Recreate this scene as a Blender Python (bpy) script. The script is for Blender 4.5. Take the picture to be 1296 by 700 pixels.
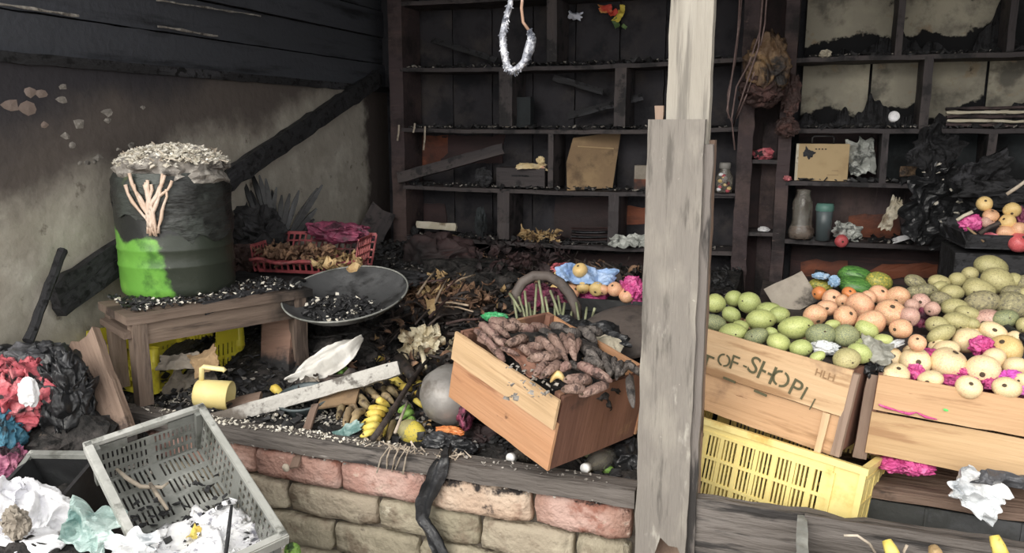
import bpy, bmesh, math, random
from mathutils import Vector, Matrix, Euler, noise as mn
for o in list(bpy.data.objects): bpy.data.objects.remove(o)
SC = bpy.context.scene
COL = SC.collection
rnd = random.Random(7)
# ------------------------------------------------------------ camera, sky, sun, exposure
CZ, TH, PT = 1.5, math.radians(20), math.atan(.19)
cam_data = bpy.data.cameras.new('camera'); cam_data.sensor_width = 36; cam_data.lens = 36*1000/1296
cam = bpy.data.objects.new('camera', cam_data); COL.objects.link(cam)
cam.location = (0, 0, CZ); cam.rotation_euler = (math.pi/2-PT, 0, TH); cam_data.clip_start = .05
SC.camera = cam
SC.view_settings.view_transform = 'Standard'; SC.view_settings.look = 'None'
SC.view_settings.exposure = 0.55; SC.view_settings.gamma = 1
world = bpy.data.worlds.new('overcast_sky'); SC.world = world; world.use_nodes = True
bg = world.node_tree.nodes['Background']; bg.inputs[0].default_value = (1.0, .985, .955, 1); bg.inputs[1].default_value = 1.35
sun_d = bpy.data.lights.new('sun', 'SUN'); sun_d.energy = 1.5; sun_d.angle = math.radians(40); sun_d.color = (1, .95, .87)
sun = bpy.data.objects.new('sun', sun_d); COL.objects.link(sun); sun.rotation_euler = Euler((math.radians(60), 0, math.radians(-10)))
# ------------------------------------------------------------ photograph rays (1296x700 frame) -> world points
Fw = Vector((-math.sin(TH)*math.cos(PT), math.cos(TH)*math.cos(PT), -math.sin(PT)))
Rt = Vector((math.cos(TH), math.sin(TH), 0)); Up = Rt.cross(Fw); C0 = Vector((0, 0, CZ))
def ray(px, py): return Fw + Rt*((px-648)/1000) + Up*((350-py)/1000)
def at(px, py, Y=None, X=None, Z=None, d=None):
    r = ray(px, py)
    if X is not None: t = X/r.x
    elif Y is not None: t = Y/r.y
    elif Z is not None: t = (Z-CZ)/r.z
    else: t = d
    return C0 + r*t
def depth(p): return (Vector(p)-C0).dot(Fw)
def on_slope(px, py, z0, y0, b):
    r = ray(px, py); t = (z0-b*y0-CZ)/(r.z-b*r.y); return C0+r*t
def on_plane(px, py, q, n):
    r = ray(px, py); return C0 + r*((Vector(q)-C0).dot(n)/r.dot(n))
def sm(x): x = max(0, min(1, x)); return x*x*(3-2*x)
def bed_h(x, y):                       # top of the burnt debris lying on the display platform
    h = .592 + .20*sm((y-2.0)/1.7)
    h += .05*sm((-1.3-x)/.5)*sm((y-2.1)/.4)
    h += .03*mn.fractal(Vector((x*5, y*5, 1.3)), 1, 2, 3)
    return h - .02*sm((1.97-y)/.06)
def on_bed(px, py, lift=0):
    r = ray(px, py); t = 1.2
    while t < 4.6:
        p = C0+r*t
        if p.z < bed_h(p.x, p.y)+lift: return p
        t += .01
    return C0+r*4.3
# ------------------------------------------------------------ materials
def lin(c):
    if isinstance(c, str): c = tuple(int(c[i:i+2], 16)/255 for i in (0, 2, 4))
    g = sum(c[:3])/3; c = tuple(v+(g-v)*.10 for v in c[:3]); c = tuple(v+.075*(1-v)**3 for v in c)  # fades colours and lifts the darks: haze painted into every material
    return tuple(((v/12.92) if v <= .04045 else ((v+.055)/1.055)**2.4) for v in c[:3])+(1,)
MATS = {}
def mat(name, base, layers=(), rough=.8, bump=.3, bscale=40, bstretch=(1,1,1), metal=0, vary=0, trans=0, alpha=1, rand=True, spec=.5, emit=0):
    """base colour + noise-masked layers; layer = (colour, scale, threshold, softness, {grad:(x,y,z,c), st:(sx,sy,sz), v:1})"""
    m = bpy.data.materials.new(name); m.use_nodes = True; N = m.node_tree.nodes; L = m.node_tree.links
    b = N['Principled BSDF']; tc = N.new('ShaderNodeTexCoord'); oi = N.new('ShaderNodeObjectInfo')
    off = N.new('ShaderNodeVectorMath'); off.operation = 'SCALE'; off.inputs[0].default_value = (17, 31, 13)
    L.new(oi.outputs['Random'], off.inputs['Scale'])
    add = N.new('ShaderNodeVectorMath'); add.operation = 'ADD'; L.new(tc.outputs['Object'], add.inputs[0])
    if rand: L.new(off.outputs[0], add.inputs[1])
    cur = N.new('ShaderNodeRGB'); cur.outputs[0].default_value = lin(base); cur = cur.outputs[0]
    if vary:
        h = N.new('ShaderNodeHueSaturation'); mr = N.new('ShaderNodeMapRange'); mr.inputs[3].default_value = 1-vary; mr.inputs[4].default_value = 1+vary
        L.new(oi.outputs['Random'], mr.inputs[0]); L.new(mr.outputs[0], h.inputs['Value'])
        mr2 = N.new('ShaderNodeMapRange'); mr2.inputs[3].default_value = .5+vary*.08; mr2.inputs[4].default_value = .5-vary*.08
        L.new(oi.outputs['Random'], mr2.inputs[0]); L.new(mr2.outputs[0], h.inputs['Hue']); L.new(cur, h.inputs['Color']); cur = h.outputs[0]
    for i, ly in enumerate(layers):
        col, sc, th, so = ly[:4]; o = ly[4] if len(ly) > 4 else {}
        mp = N.new('ShaderNodeMapping'); mp.inputs['Scale'].default_value = o.get('st', (1,1,1)); mp.inputs['Location'].default_value = (i*3.1, i*1.7, i*2.3)
        L.new(add.outputs[0], mp.inputs[0])
        if o.get('v'):
            nz = N.new('ShaderNodeTexVoronoi'); nz.inputs['Scale'].default_value = sc; L.new(mp.outputs[0], nz.inputs['Vector'])
            iv = N.new('ShaderNodeMath'); iv.operation = 'SUBTRACT'; iv.inputs[0].default_value = 1; L.new(nz.outputs['Distance'], iv.inputs[1]); val = iv.outputs[0]
        else:
            nz = N.new('ShaderNodeTexNoise'); nz.inputs['Scale'].default_value = sc; nz.inputs['Detail'].default_value = o.get('d', 6); nz.inputs['Roughness'].default_value = .62
            L.new(mp.outputs[0], nz.inputs['Vector']); val = nz.outputs['Fac']
        if 'grad' in o:
            g = o['grad']; dt = N.new('ShaderNodeVectorMath'); dt.operation = 'DOT_PRODUCT'; dt.inputs[1].default_value = g[:3]
            L.new(tc.outputs['Object'], dt.inputs[0]); a = N.new('ShaderNodeMath'); a.operation = 'ADD'; L.new(val, a.inputs[0]); L.new(dt.outputs['Value'], a.inputs[1])
            a2 = N.new('ShaderNodeMath'); a2.operation = 'ADD'; L.new(a.outputs[0], a2.inputs[0]); a2.inputs[1].default_value = g[3]; val = a2.outputs[0]
        mr = N.new('ShaderNodeMapRange'); mr.interpolation_type = 'SMOOTHSTEP'; mr.inputs[1].default_value = th-so; mr.inputs[2].default_value = th+so; mr.inputs[4].default_value = o.get('a', 1)
        L.new(val, mr.inputs[0])
        mx = N.new('ShaderNodeMix'); mx.data_type = 'RGBA'; L.new(mr.outputs[0], mx.inputs[0]); L.new(cur, mx.inputs[6]); mx.inputs[7].default_value = lin(col); cur = mx.outputs[2]
    L.new(cur, b.inputs['Base Color']); b.inputs['Roughness'].default_value = rough; b.inputs['Metallic'].default_value = metal
    b.inputs['Specular IOR Level'].default_value = spec
    if trans: b.inputs['Transmission Weight'].default_value = trans
    if alpha < 1: b.inputs['Alpha'].default_value = alpha
    if bump:
        mp = N.new('ShaderNodeMapping'); mp.inputs['Scale'].default_value = bstretch; L.new(add.outputs[0], mp.inputs[0])
        nz = N.new('ShaderNodeTexNoise'); nz.inputs['Scale'].default_value = bscale; nz.inputs['Detail'].default_value = 5; L.new(mp.outputs[0], nz.inputs['Vector'])
        bp = N.new('ShaderNodeBump'); bp.inputs['Strength'].default_value = bump; bp.inputs['Distance'].default_value = .01
        L.new(nz.outputs['Fac'], bp.inputs['Height']); L.new(bp.outputs[0], b.inputs['Normal'])
    MATS[name] = m; return m
G = (.12, 1, 1)      # grain runs along local x
mat('plaster', 'bdb6a9', [('a39b8e', 2.5, .5, .2), ('cec9bc', 4, .58, .12), ('7a7165', 14, .66, .06),
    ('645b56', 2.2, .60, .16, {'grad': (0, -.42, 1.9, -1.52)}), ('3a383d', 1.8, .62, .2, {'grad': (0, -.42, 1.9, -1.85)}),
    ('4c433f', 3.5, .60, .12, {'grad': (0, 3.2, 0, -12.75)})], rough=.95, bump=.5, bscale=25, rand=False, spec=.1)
mat('soot_wall', '333338', [('3f3f45', 4, .55, .1), ('1d1d21', 8, .6, .1)], rough=.95, bump=.5, rand=False, spec=.1)
mat('char', '262629', [('3e3e43', 9, .58, .06, {'st': G}), ('0c0c0e', 30, .56, .05)], rough=.8, bump=.9, bscale=45, bstretch=(.5,1,1), spec=.3)
mat('char_blue', '42454d', [('4b4e57', 3, .55, .12, {'st': G}), ('1c1d23', 9, .56, .08, {'st': G}), ('8a8c94', 6, .76, .01, {'st': (.05,2,8), 'a': .5})], rough=.75, bump=.4, spec=.3)
mat('shelf_dark', '3d3739', [('504746', 7, .55, .1, {'st': G}), ('1f1d1f', 11, .56, .06), ('50474a', 40, .66, .03, {'st': G})], rough=.7, bump=.7, bscale=50, bstretch=(.15,1,1), spec=.35)
mat('shelf_brown', '46383a', [('584643', 6, .55, .1, {'st': (1,1,.12)}), ('1a1617', 5, .55, .12), ('5b4a45', 40, .66, .04, {'st': (1,1,.1)})], rough=.75, bump=.6, bscale=50, bstretch=(1,1,.15), spec=.3)
mat('back_dark', '302e33', [('403a39', 4, .56, .1, {'st': (1,1,.3)}), ('1c1c21', 6, .55, .1)], rough=.85, bump=.5, spec=.25)
mat('back_orange', '8c4526', [('5d2a1a', 7, .5, .1, {'st': (.25,1,2)}), ('1b1312', 3.5, .56, .09), ('b96a3c', 12, .66, .04, {'st': (.2,1,2)})], rough=.7, bump=.4)
mat('back_maroon', '3a2223', [('241819', 4, .5, .12, {'st': (.3,1,2)}), ('131012', 3, .6, .1), ('502c28', 8, .65, .06, {'st': (.2,1,2)})], rough=.75, bump=.4)
mat('back_grey', 'a19b8a', [('b8b19c', 3, .55, .1), ('6a665c', 6, .56, .1), ('a09078', 9, .62, .05), ('141416', 3.2, .56, .02, {'grad': (.35, 0, -2.4, -.13)}), ('1b1b1c', 5, .66, .03)], rough=.9, bump=.4, spec=.15)
mat('back_slate', '2c3134', [('383e41', 3, .55, .12), ('1a1c1e', 3, .58, .1, {'grad': (0,0,-1,.05)})], rough=.85, bump=.3, spec=.2)
mat('post_grey', '847e77', [('9a948a', 9, .54, .1, {'st': (.35,1,1)}), ('65605a', 26, .60, .05, {'st': (.12,1,1)}), ('3d3935', 9, .70, .02, {'st': (.2,1,1)}), ('b3ada2', 48, .72, .03), ('aba69c', 20, .66, .05, {'st': (.3,1,1)}), ('494642', 3.5, .63, .06, {'st': (.4,1,1)})], rough=.85, bump=1, bscale=90, bstretch=(.06,1,1), spec=.2)
mat('post_pale', 'a19b90', [('b7b2a7', 8, .55, .1, {'st': (.1,1,1)}), ('7d7870', 25, .6, .05, {'st': (.05,1,1)})], rough=.85, bump=.8, bscale=90, bstretch=(.06,1,1), spec=.2)
mat('beam_dark', '5f5853', [('766f6a', 7, .55, .1, {'st': G}), ('2e2b2a', 20, .57, .05, {'st': G}), ('8e8882', 30, .7, .03, {'st': G})], rough=.8, bump=1, bscale=60, bstretch=(.15,1,1), spec=.3)
mat('wood_crate', 'c59e72', [('d6b48a', 4, .52, .12, {'st': G}), ('a88058', 16, .6, .05, {'st': G}), ('8a5c38', 45, .7, .02, {'st': G}), ('6e4c38', 3.2, .66, .08)], rough=.7, bump=.35, bscale=70, bstretch=(.06,1,1), vary=.08, spec=.25)
mat('wood_orange', 'c28a60', [('cf9c74', 4, .54, .12, {'st': G}), ('a36e4c', 18, .62, .04, {'st': G}), ('5f3b2a', 5, .69, .03)], rough=.65, bump=.3, bscale=70, bstretch=(.06,1,1), vary=.06, spec=.3)
mat('wood_scorched', '8f6350', [('b08463', 3, .60, .03), ('6b4637', 6, .5, .1, {'st': G}), ('3a2a26', 4, .62, .06)], rough=.75, bump=.3, bscale=60, bstretch=(.1,1,1), spec=.25)
mat('wood_brown', '7c6557', [('98806f', 5, .54, .08, {'st': G}), ('5a4238', 9, .58, .06, {'st': G}), ('2c2322', 4, .62, .05)], rough=.8, bump=.8, bscale=60, bstretch=(.1,1,1), spec=.2)
mat('stump', '8b6a5a', [('a5826f', 6, .54, .08, {'st': (1,.12,1)}), ('4a3d38', 9, .60, .06, {'st': (1,.15,1)}), ('2b2a2b', 5, .55, .12, {'grad': (-5,0,0,-.02)})], rough=.85, bump=.8, bscale=60, bstretch=(1,.15,1), spec=.2)
mat('wood_bench', '6e5c50', [('857263', 5, .54, .1, {'st': G}), ('473a33', 12, .58, .06, {'st': G}), ('1f1c1b', 2.4, .56, .1, {'grad': (1.0,0,0,-.22)})], rough=.8, bump=.6, bscale=60, bstretch=(.1,1,1), spec=.25)
mat('plank_white', 'a9a59f', [('c2bfb8', 6, .5, .12, {'st': G}), ('6d6862', 14, .57, .05), ('2f2c2a', 22, .68, .02), ('6e655c', 3, .6, .05, {'grad': (-1.2,0,0,-.1)})], rough=.85, bump=.8, bscale=60, spec=.2)
mat('brick_red', 'b3877a', [('c2a094', 5, .55, .1), ('96604f', 9, .6, .08), ('cbb2a2', 16, .66, .04), ('4a403b', 7, .68, .05), ('2a2524', 14, .60, .05, {'grad': (0,0,6,-.22)})], rough=.95, bump=1, bscale=60, vary=.12, spec=.1)
mat('brick_tan', '9f947f', [('b5aa94', 5, .55, .1), ('7a6a58', 8, .58, .08), ('55493f', 12, .66, .06), ('c2b9a4', 20, .68, .04)], rough=.95, bump=1, bscale=50, vary=.15, spec=.1)
mat('brick_buff', 'bfa48e', [('d0bba6', 5, .55, .1), ('9c7c68', 9, .6, .08), ('3f3733', 12, .66, .04), ('2a2524', 12, .58, .05, {'grad': (0,0,6,-.16)})], rough=.95, bump=1, bscale=60, vary=.05, spec=.1)
mat('mortar', '4f4840', [('6b6256', 12, .55, .1)], rough=1, bump=1, spec=.1)
mat('dirt', '8a7a68', [('6a5c4e', 4, .5, .1), ('4b423a', 12, .6, .1)], rough=1, bump=.6, rand=False, spec=.1)
mat('debris', '272524', [('423d3b', 14, .55, .08), ('0d0d0d', 30, .55, .08), ('5a5048', 26, .70, .04)], rough=.9, bump=1, bscale=60, rand=False, spec=.25)
mat('ash_black', '18181a', [('2e2e31', 40, .55, .1)], rough=.6, bump=.5, spec=.5)
mat('ash_grey', '8d8780', [('b9b3aa', 40, .55, .1), ('4c4844', 25, .6, .1)], rough=.95, bump=.3, spec=.2)
mat('ash_pale', 'd6cfbf', [('f0ece2', 40, .55, .1), ('8d8371', 25, .62, .06)], rough=.95, bump=.3, spec=.2)
mat('ash_white', 'eeeef2', [('ffffff', 20, .5, .1), ('9b9ba8', 30, .62, .05)], rough=.9, bump=.4, spec=.2)
mat('leaf_dry', '7a5a45', [('a68060', 20, .55, .1), ('33261f', 20, .6, .08)], rough=.8, bump=.4, spec=.3)
mat('leaf_dark', '2d2522', [('45362f', 20, .58, .1), ('141211', 20, .56, .08)], rough=.6, bump=.5, spec=.5)
mat('leaf_tan', 'a98a5c', [('c9ad7c', 20, .55, .1), ('5b4330', 20, .62, .06)], rough=.8, bump=.4, spec=.3)
mat('brown_sheet', '6b4a3a', [('8d6850', 6, .55, .1), ('2a1f1c', 8, .58, .08)], rough=.7, bump=.5)
mat('drum_green', '6db53c', [('3f7a22', 7, .6, .07), ('86cc4a', 4, .6, .08), ('2b3328', 3.5, .56, .05, {'grad': (3.6, 1.5, 1.6, -.26)}), ('1d201f', 5, .56, .05, {'grad': (.4, -.2, 5.0, -1.05)}), ('5d6a58', 22, .68, .03, {'st': (1,1,.3)})], rough=.4, bump=.3, bscale=20, rand=False)
mat('drum_burnt', '2a2d2b', [('3e4540', 5, .55, .08), ('121413', 12, .55, .07), ('55603f', 5, .68, .05)], rough=.45, bump=1, bscale=18, bstretch=(1,1,3))
mat('melted_peach', 'd8b9a0', [('f0dccb', 9, .5, .1), ('a06f50', 12, .62, .06)], rough=.5, bump=.3)
mat('yellow_plastic', 'e6d62a', [('f3e84a', 4, .55, .1), ('b3a01c', 7, .62, .06), ('4c4515', 26, .70, .02)], rough=.4, bump=.15, rand=False)
mat('cream_plastic', 'f2dc86', [('f7e596', 4, .55, .12), ('d6ac48', 6, .62, .08), ('8f6c38', 11, .71, .02)], rough=.42, bump=.15)
mat('jug_plastic', 'f2dc8c', [('f8e8a6', 4, .55, .1), ('6d5b38', 22, .74, .015), ('cfae5c', 5, .64, .06)], rough=.45, bump=.1)
mat('grey_plastic', '7d7f7a', [('9c9d97', 6, .56, .08), ('54564f', 9, .58, .08), ('c3c3bd', 24, .68, .03)], rough=.6, bump=.3)
mat('grey_plastic_rim', 'a5a6a0', [('bdbdb8', 7, .56, .08), ('75766f', 14, .6, .06)], rough=.6, bump=.3)
mat('black_plastic', '1f2022', [('2f3133', 7, .56, .08), ('6b6d6e', 24, .74, .02)], rough=.45, bump=.3)
mat('wrap_grey', '8c8b80', [('b4b3a4', 10, .56, .06), ('55544c', 9, .57, .06)], rough=.35, bump=.6)
mat('crate_black', '3c3e3d', [('55575a', 7, .56, .08), ('7b7d7e', 24, .74, .02)], rough=.5, bump=.3)
mat('black_bag', '202124', [('3b3c40', 12, .58, .08), ('101113', 9, .55, .1)], rough=.32, bump=.6, bscale=30)
mat('grey_bag', '4a4b50', [('7b7c82', 10, .58, .06), ('1f2023', 9, .55, .1)], rough=.4, bump=.8, bscale=35)
mat('pink_net', 'd23f8c', [('f070b0', 30, .55, .06), ('8e2058', 24, .6, .06)], rough=.55, bump=.8, bscale=90)
mat('maroon_net', '7a2a4a', [('a03c60', 30, .55, .06), ('3b1626', 14, .55, .08)], rough=.55, bump=.8, bscale=90)
mat('magenta', 'd84fc0', [('ef86da', 9, .55, .08)], rough=.4, bump=.4)
mat('red_cloth', 'c4525e', [('e88a90', 16, .56, .08), ('7d2c38', 22, .58, .06), ('d8a95c', 9, .66, .03), ('231a1c', 13, .57, .03)], rough=.8, bump=.8)
mat('plum_cloth', '93486a', [('c47a94', 16, .56, .08), ('2c1c24', 13, .57, .03), ('e0c070', 6, .7, .03)], rough=.8, bump=.8)
mat('blue_cloth', '3d7f9c', [('78b0c4', 16, .60, .05), ('16262e', 14, .54, .05), ('1a1a1c', 5, .6, .05)], rough=.8, bump=.8)
mat('skyblue', '8fb2e2', [('b9d0f2', 8, .56, .1), ('6a8cc4', 10, .6, .08)], rough=.5, bump=.4)
mat('teal_bag', 'a3bcb7', [('c2d4d0', 9, .55, .08), ('5d8480', 9, .6, .06)], rough=.4, bump=.5)
mat('white_cloth', 'f4f4f6', [('d8d8de', 12, .62, .06)], rough=.8, bump=.5)
mat('white_foam', 'fbfbff', [('e6e6f0', 7, .6, .08), ('8d8488', 9, .70, .03)], rough=.8, bump=.6)
mat('white_bag', 'd9dde0', [('ffffff', 7, .56, .06), ('9aa0a6', 9, .6, .06), ('3c3f44', 8, .72, .02)], rough=.35, bump=.4)
mat('paper', 'c9bfa8', [('ded6c4', 8, .55, .1), ('8d7d66', 10, .62, .06), ('3a322b', 7, .70, .03)], rough=.9, bump=.4)
mat('paper_grey', 'a9aca6', [('ced1cb', 14, .55, .05), ('5c5f5b', 17, .58, .05)], rough=.9, bump=.5)
mat('cardboard', '8f7352', [('a3865f', 5, .55, .1), ('6b543c', 8, .6, .1)], rough=.9, bump=.2)
mat('cardboard_grey', '8a8073', [('a89e90', 5, .55, .1), ('3a342f', 5, .60, .06)], rough=.9, bump=.3)
mat('box_tan', 'b29468', [('c6aa7c', 4, .55, .1), ('6b553d', 9, .70, .04)], rough=.8, bump=.1)
mat('steel', '8c8884', [('a5a19c', 5, .55, .1), ('726a62', 9, .58, .08), ('6b4a38', 6, .68, .05), ('8a6a52', 3, .6, .08, {'grad': (0,0,-3,-.12)})], rough=.5, metal=.35, bump=.2)
mat('wok', '3d3e40', [('555658', 4, .55, .12), ('161617', 12, .58, .08)], rough=.55, bump=.3)
mat('lid', '5b504a', [('6d615a', 4, .55, .12), ('2c2625', 9, .6, .1)], rough=.6, bump=.3)
mat('banana', 'e6c84a', [('f2dc6c', 12, .5, .1), ('6b4a20', 26, .66, .03), ('b98c2e', 9, .6, .06)], rough=.5, bump=.2, vary=.1)
mat('banana_brown', '8f7a58', [('b39b70', 14, .55, .1), ('4a3a2a', 14, .57, .07)], rough=.6, bump=.4, vary=.15)
mat('banana_green', '6a9a3a', [('8fbc52', 12, .5, .1), ('2d4a22', 20, .62, .05)], rough=.5, bump=.2)
mat('plantain', '8d6d61', [('a98a7c', 22, .54, .07), ('4a342e', 30, .58, .06)], rough=.65, bump=1, bscale=90, vary=.12)
mat('plantain_grey', '5c5450', [('7c736d', 22, .54, .07), ('2a2625', 30, .58, .06)], rough=.65, bump=1, bscale=90, vary=.12)
mat('mango_green', 'bcc672', [('d2da8e', 14, .55, .12), ('9aac5c', 9, .60, .08), ('4d4a2a', 38, .73, .02)], rough=.38, bump=.12, vary=.10)
mat('mango_grey', '9aa073', [('c0c07a', 10, .58, .05), ('6f7a5a', 12, .54, .08), ('3a3a28', 30, .68, .03)], rough=.5, bump=.2, vary=.1)
mat('mango_dull', 'b5ac72', [('cbc38a', 12, .55, .12), ('8a8054', 9, .60, .06), ('57503a', 24, .67, .03)], rough=.45, bump=.2, vary=.10)
mat('mango_sooty', '989068', [('bdb486', 5, .58, .05), ('6c6552', 5, .56, .08)], rough=.6, bump=.3, vary=.1)
mat('fruit_peach', 'e6ae80', [('f2c69c', 12, .54, .12), ('e8877a', 9, .60, .08), ('8a4c38', 13, .63, .02), ('5b3328', 26, .69, .015)], rough=.4, bump=.12, vary=.08)
mat('fruit_cream', 'eed29c', [('f6e3b8', 12, .54, .12), ('eaa090', 9, .62, .08), ('7d4a30', 30, .71, .02)], rough=.4, bump=.12, vary=.06)
mat('fruit_pinkish', 'c99a8a', [('e0b8a4', 10, .54, .12), ('8f6a62', 10, .60, .08)], rough=.4, bump=.15, vary=.06)
mat('fruit_red', 'd8555a', [('ee8a84', 12, .6, .08), ('b03844', 12, .6, .08)], rough=.35, bump=.1)
mat('fruit_yellow', 'e0bb72', [('ecd08e', 12, .54, .12), ('9a6c3a', 20, .66, .04)], rough=.4, bump=.15, vary=.08)
mat('tomato', 'e07f3c', [('ee9c58', 12, .54, .12)], rough=.35, bump=.1)
mat('melon', '4d8a34', [('73ac4c', 5, .56, .08), ('2c5a26', 9, .55, .06, {'st': (.25,1,1)})], rough=.35, bump=.1)
mat('papaya', '9aa04a', [('e3cc4c', 6, .54, .08), ('5c7a34', 7, .6, .06)], rough=.4, bump=.2)
mat('melon_yellow', 'b9b078', [('e2cc44', 5, .55, .06, {'grad': (2.5,0,0,-.02)}), ('8a8a6a', 8, .6, .08)], rough=.45, bump=.3)
mat('peeled', '8c7a70', [('a08f86', 20, .55, .1)], rough=.95, bump=.3)
mat('stem', '4a3a26', [], rough=.8, bump=0)
mat('green_stalk', '848a66', [('a5a882', 10, .55, .1), ('3c4230', 10, .6, .08)], rough=.6, bump=.3)
mat('stalk_tan', 'a08a72', [('c2ad94', 14, .55, .1), ('5f4c40', 14, .6, .08)], rough=.8, bump=.4)
mat('stick_dark', '3d312c', [('5a4a42', 14, .56, .1), ('1b1615', 14, .55, .1)], rough=.7, bump=.6)
mat('stick_pale', 'b4a592', [('d0c4b2', 14, .55, .1), ('6f6356', 14, .6, .08)], rough=.85, bump=.4)
mat('cabbage', 'cfc09c', [('ece2c6', 9, .55, .08), ('7a6444', 9, .60, .05), ('1f1a16', 8, .66, .03)], rough=.6, bump=.4)
mat('petal_white', 'dcd8cf', [('f2efe8', 6, .5, .1), ('8d857a', 7, .64, .05)], rough=.6, bump=.3)
mat('red_basket', 'a8444a', [('c86a68', 8, .56, .08), ('5b2326', 9, .56, .08), ('1b1415', 6, .62, .05)], rough=.5, bump=.4)
mat('fan_black', '1b1c1f', [('3a3c40', 20, .64, .06, {'st': (.1,1,1)})], rough=.6, bump=.5)
mat('glass_clear', 'b9b3a8', [('8d8378', 14, .56, .08)], rough=.18, trans=.7, bump=.5, bscale=30)
mat('tumbler', '4a5558', [('5d6a6e', 5, .56, .1)], rough=.35, bump=.05)
mat('lid_green', '5f8f84', [], rough=.45, bump=0)
mat('cap_white', 'f2f2f0', [], rough=.4, bump=0)
mat('cap_dark', '8d8a84', [], rough=.5, bump=0)
mat('tinsel', 'a9aebb', [('e6e9f2', 40, .52, .05), ('5d6270', 30, .55, .06)], rough=.35, metal=.3, bump=1, bscale=90)
mat('cord_tan', 'b08a72', [('d0b0a0', 20, .55, .1)], rough=.8, bump=.3)
mat('wire', '6d5652', [('8f7772', 20, .55, .1)], rough=.6, bump=.2)
mat('burnt_tan', '705438', [('94744c', 12, .56, .06), ('3a2618', 12, .55, .06), ('1a1514', 6, .6, .05)], rough=.6, bump=1, bscale=50)
mat('burnt_maroon', '3a2420', [('5c3a34', 14, .58, .06), ('8a7468', 24, .70, .03)], rough=.7, bump=1, bscale=60)
mat('stencil', '4c4a32', [('6f683f', 60, .55, .06)], rough=.9, bump=0)
mat('stencil_faint', '8a6a48', [('a98358', 50, .52, .08)], rough=.9, bump=0)
mat('green_tag', '5fe06a', [], rough=.4, bump=0)
mat('foil_green', '3fae6a', [('1d5a38', 30, .55, .06)], rough=.3, bump=.5)
mat('flower_red', 'd8402c', [('e8b45a', 9, .58, .06)], rough=.5, bump=0)
mat('flower_yellow', 'e8d24a', [], rough=.5, bump=0)
mat('leaf_green', '4a6a34', [('7a9a54', 12, .55, .1)], rough=.6, bump=.2)
mat('sky_white', 'dfe3f2', [('8d92a8', 9, .58, .05)], rough=.7, bump=.3)
mat('pink_soft', 'ef6f86', [('f59aa8', 9, .55, .1)], rough=.5, bump=.3)
mat('metal_dark', '3a3a3c', [('5b5b5d', 9, .6, .08)], rough=.4, metal=.6, bump=.1)
mat('butterfly_blue', '8fb4d6', [('c6d8e8', 60, .55, .05)], rough=.5, bump=.2)
mat('roof_sheet', '202227', [('2f3238', 4, .55, .1)], rough=.8, bump=.3)
# ------------------------------------------------------------ object helpers
WM = {}
I4 = Matrix.Identity(4)
def setm(me, m):
    m = MATS[m]
    if not me.materials: me.materials.append(m)
def O(name, me, m, parent=None, M=None, local=False, label=None, cat=None, group=None, kind=None):
    """link a mesh; M is its world matrix (or matrix inside the parent when local)"""
    M = M if M is not None else I4
    o = bpy.data.objects.new(name, me); COL.objects.link(o)
    if m:
        if not me.materials: me.materials.append(MATS[m])
        if me.materials[0] != MATS[m]:
            o.material_slots[0].link = 'OBJECT'; o.material_slots[0].material = MATS[m]
    wm = WM[parent.name] @ M if (parent and local) else M.copy()
    if parent: o.parent = parent; o.matrix_basis = WM[parent.name].inverted() @ wm
    else: o.matrix_basis = wm
    WM[o.name] = wm
    for k, v in (('label', label), ('category', cat), ('group', group), ('kind', kind)):
        if v: o[k] = v
    return o
def T(name, label, cat, loc, rot=(0,0,0), group=None, M=None, kind=None):
    o = bpy.data.objects.new(name, None); COL.objects.link(o); o.empty_display_size = .05
    wm = M if M is not None else Matrix.Translation(loc) @ Euler(rot).to_matrix().to_4x4()
    o.matrix_basis = wm; WM[o.name] = wm.copy()
    if label: o['label'] = label; o['category'] = cat
    if group: o['group'] = group
    if kind: o['kind'] = kind
    return o
def TR(loc, rot=(0,0,0), s=(1,1,1)):
    if isinstance(s, (int, float)): s = (s, s, s)
    return Matrix.Translation(loc) @ Euler(rot).to_matrix().to_4x4() @ Matrix.Diagonal((s[0], s[1], s[2], 1))
def frame(p, x, n):
    """matrix at p with local x along x and local z towards n"""
    x = Vector(x).normalized(); n = Vector(n); n = (n - x*n.dot(x)).normalized(); y = n.cross(x)
    return Matrix(((x.x, y.x, n.x, p[0]), (x.y, y.y, n.y, p[1]), (x.z, y.z, n.z, p[2]), (0,0,0,1)))
def me_from(vs, fs, name='m', smooth=False):
    me = bpy.data.meshes.new(name); me.from_pydata([tuple(v) for v in vs], [], fs); me.update()
    bm = bmesh.new(); bm.from_mesh(me); bmesh.ops.recalc_face_normals(bm, faces=bm.faces); bm.to_mesh(me); bm.free()
    if smooth: me.polygons.foreach_set('use_smooth', [True]*len(me.polygons))
    return me
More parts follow.
